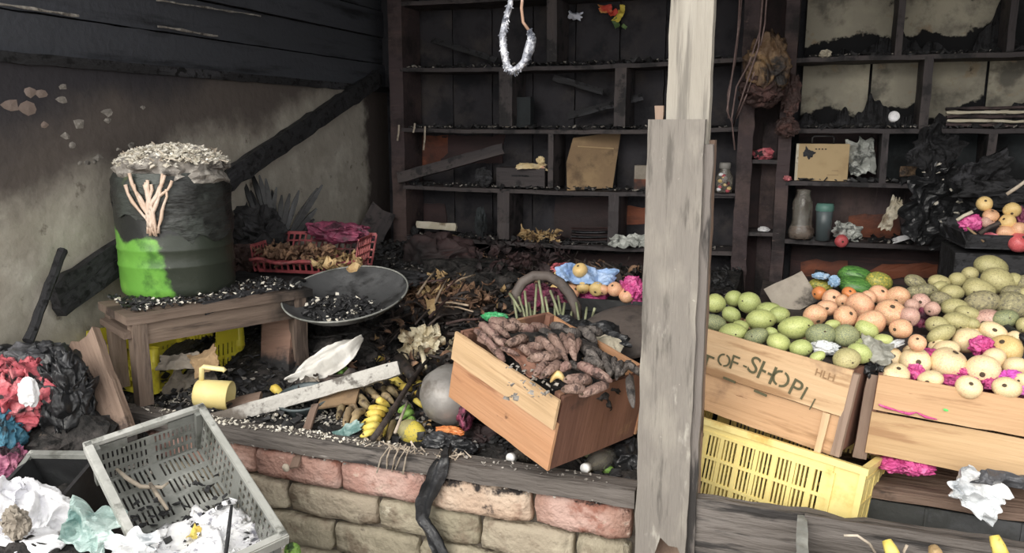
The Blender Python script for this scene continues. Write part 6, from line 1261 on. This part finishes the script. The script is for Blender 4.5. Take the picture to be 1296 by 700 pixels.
# bottle, tumbler, crumpled paper, apple
a, w, h = stand(1013, 244, 307, 30, 4.02)
bo = T('plastic_bottle', 'large crushed clear plastic bottle standing left of the tumbler', 'bottle', (a.x, a.y, ZR[0]+.002))
O('body', MB().lathe([(0,0),(w*.48,.006),(w*.52,h*.16),(w*.38,h*.35),(w*.40,h*.62),(w*.42,h*.72),(w*.30,h*.86),(w*.26,h*.93)], 24, wob=.12).me(True), 'glass_clear', bo, local=True)
O('cap', MB().lathe([(w*.27,h*.92),(w*.28,h*.99),(0,h)], 20).me(True), 'glass_clear', bo, local=True); O('contents', crumple(w*.42,w*.40,h*.12,.3,5,4,3), 'fruit_pinkish', bo, TR((0,0,h*.13)), local=True)
a, w, h = stand(1041, 259, 306, 22, 4.0)
tu = T('tumbler', 'dark grey drinking tumbler with a green lid on the bottle shelf', 'tumbler', (a.x, a.y, ZR[0]+.002))
O('body', MB().lathe([(0,0),(w*.40,.002),(w*.46,h*.8),(w*.40,h*.82)], 24).me(True), 'tumbler', tu, local=True); O('lid', MB().lathe([(w*.48,h*.80),(w*.50,h*.82),(w*.50,h*.92),(w*.44,h),(0,h)], 24).me(True), 'lid_green', tu, local=True)
O('crumpled_paper', sheet(.17, .10, .025, 11, 26, 58, .01, .4, .003), 'paper_grey', None, face_cam(1072, 293, at(1071, 293, Y=4.04), -.25, .2), label='crumpled speckled paper behind the small red apple', cat='paper')
fruit('apple', 'apple', 'fruit_red', at(1065, 305, Y=3.99), .031, .031, 'single small red apple on the front edge of the bottle shelf', 'apple', None, 951)
px_board('candle_holder', (1137,217), (1161,217), 4.02, 4.02, 13, .03, 'burnt_tan', 'small tarnished dish on the shelf right of the wooden case', 'dish'); pole('pale_stick', at(1157,214,Y=4.02), at(1158,190,Y=4.02), .007, 'stick_pale', 'thin pale stick standing in the tarnished dish', 'stick', wob=.001)
for k in range(5):
    px_board('paper_bundle', (1196,158-k*5), (1300,160-k*6), 4.03, 4.03, 3.2, .02, 'paper' if k % 2 else 'shelf_brown', 'singed paper bundle, %s from the bottom of the stack on the upper right shelf' % ORD[k], 'paper', group='paper bundles on the upper right shelf')
O('white_cup', MB().lathe([(0,0),(.018,.002),(.024,.04),(.02,.04),(.016,.006),(0,.006)], 20).me(True), 'white_cloth', None, TR(at(1129, 151, Y=4.0), (1.2,.3,0)), label='small white cup lying in black char on the upper right shelf', cat='cup')
small('white_scrap', 1035, ZR[3], .05, .03, 'paper', 'small pale scrap on the top right shelf edge', 'scrap', 4.0, 12)
# noose of silvery tinsel on a cord in front
ny = 1.98
px_tube('tinsel_loop', [(648,-60),(647,-20),(646,5),(640,26),(636,45),(638,66),(642,84),(649,90),(656,86),(664,78),(670,62),(673,48),(670,38)], [.006,.006,.007,.009,.009,.010,.010,.011,.009,.010,.014,.012,.006], 'tinsel', 'silvery grey tattered loop hanging from the roof left of the post', 'loop', lambda x, y: at(x, y, Y=ny), n=9)
lo = bpy.data.objects['tinsel_loop']; lc = WM['tinsel_loop'].translation
r = random.Random(5); mb = MB(); cl = [at(*p, Y=ny)-lc for p in ((646,5),(640,26),(636,45),(638,66),(642,84),(649,90),(656,86),(664,78),(670,62),(673,48),(670,38))]
for i in range(len(cl)-1):
    for k in range(22):
        q = cl[i].lerp(cl[i+1], r.random()); d = Vector((r.uniform(-1,1), r.uniform(-1,1), r.uniform(-1,1))).normalized()*.013; mb.tube([q, q+d*.6, q+d+Vector((0,0,-.004))], [.003,.0022,.001], 4)
O('tufts', mb.me(), 'tinsel', lo, Matrix.Translation(lc))
O('cord', MB().tube([at(x, y, Y=ny)-lc for x, y in ((664,-60),(662,-10),(660,10),(662,28),(669,38))], .004, 6).me(True), 'cord_tan', lo, Matrix.Translation(lc), label='tan cord at the right of the loop')
# plants and painted white sky seen through the gap burnt in the back wall
for i, (px, py, m, w_) in enumerate(((766,12,'flower_red',.05),(776,17,'flower_red',.035),(783,22,'flower_yellow',.045),(788,12,'flower_yellow',.03),(780,30,'leaf_green',.035),(790,34,'leaf_green',.02))):
    O('flower_leaf', sheet(w_*1.6, w_, .01, 9, 6, i+60, .01, .3, .002), m, None, face_cam(px, py, at(px, py, Y=4.19), .5*i, .3), label=('scarlet leaf seen high through the dark shelves','small red leaf below the scarlet one high in the dark shelves','yellow leaf high in the dark shelves near the post','little yellow leaf above the larger yellow one','green leaf below the yellow one high in the dark shelves','tiny green leaf lowest of the high leaf cluster')[i], cat='leaf')
O('sky_patch', sheet(.09, .05, .02, 9, 12, 71, .01, .5, .002), 'sky_white', None, face_cam(727, 20, at(727, 20, Y=4.18), -.2, .3), label='small bluish white patch of painted sky high in the dark shelves', cat='cloth')  # added sheet coloured as the bright sky beyond the gap
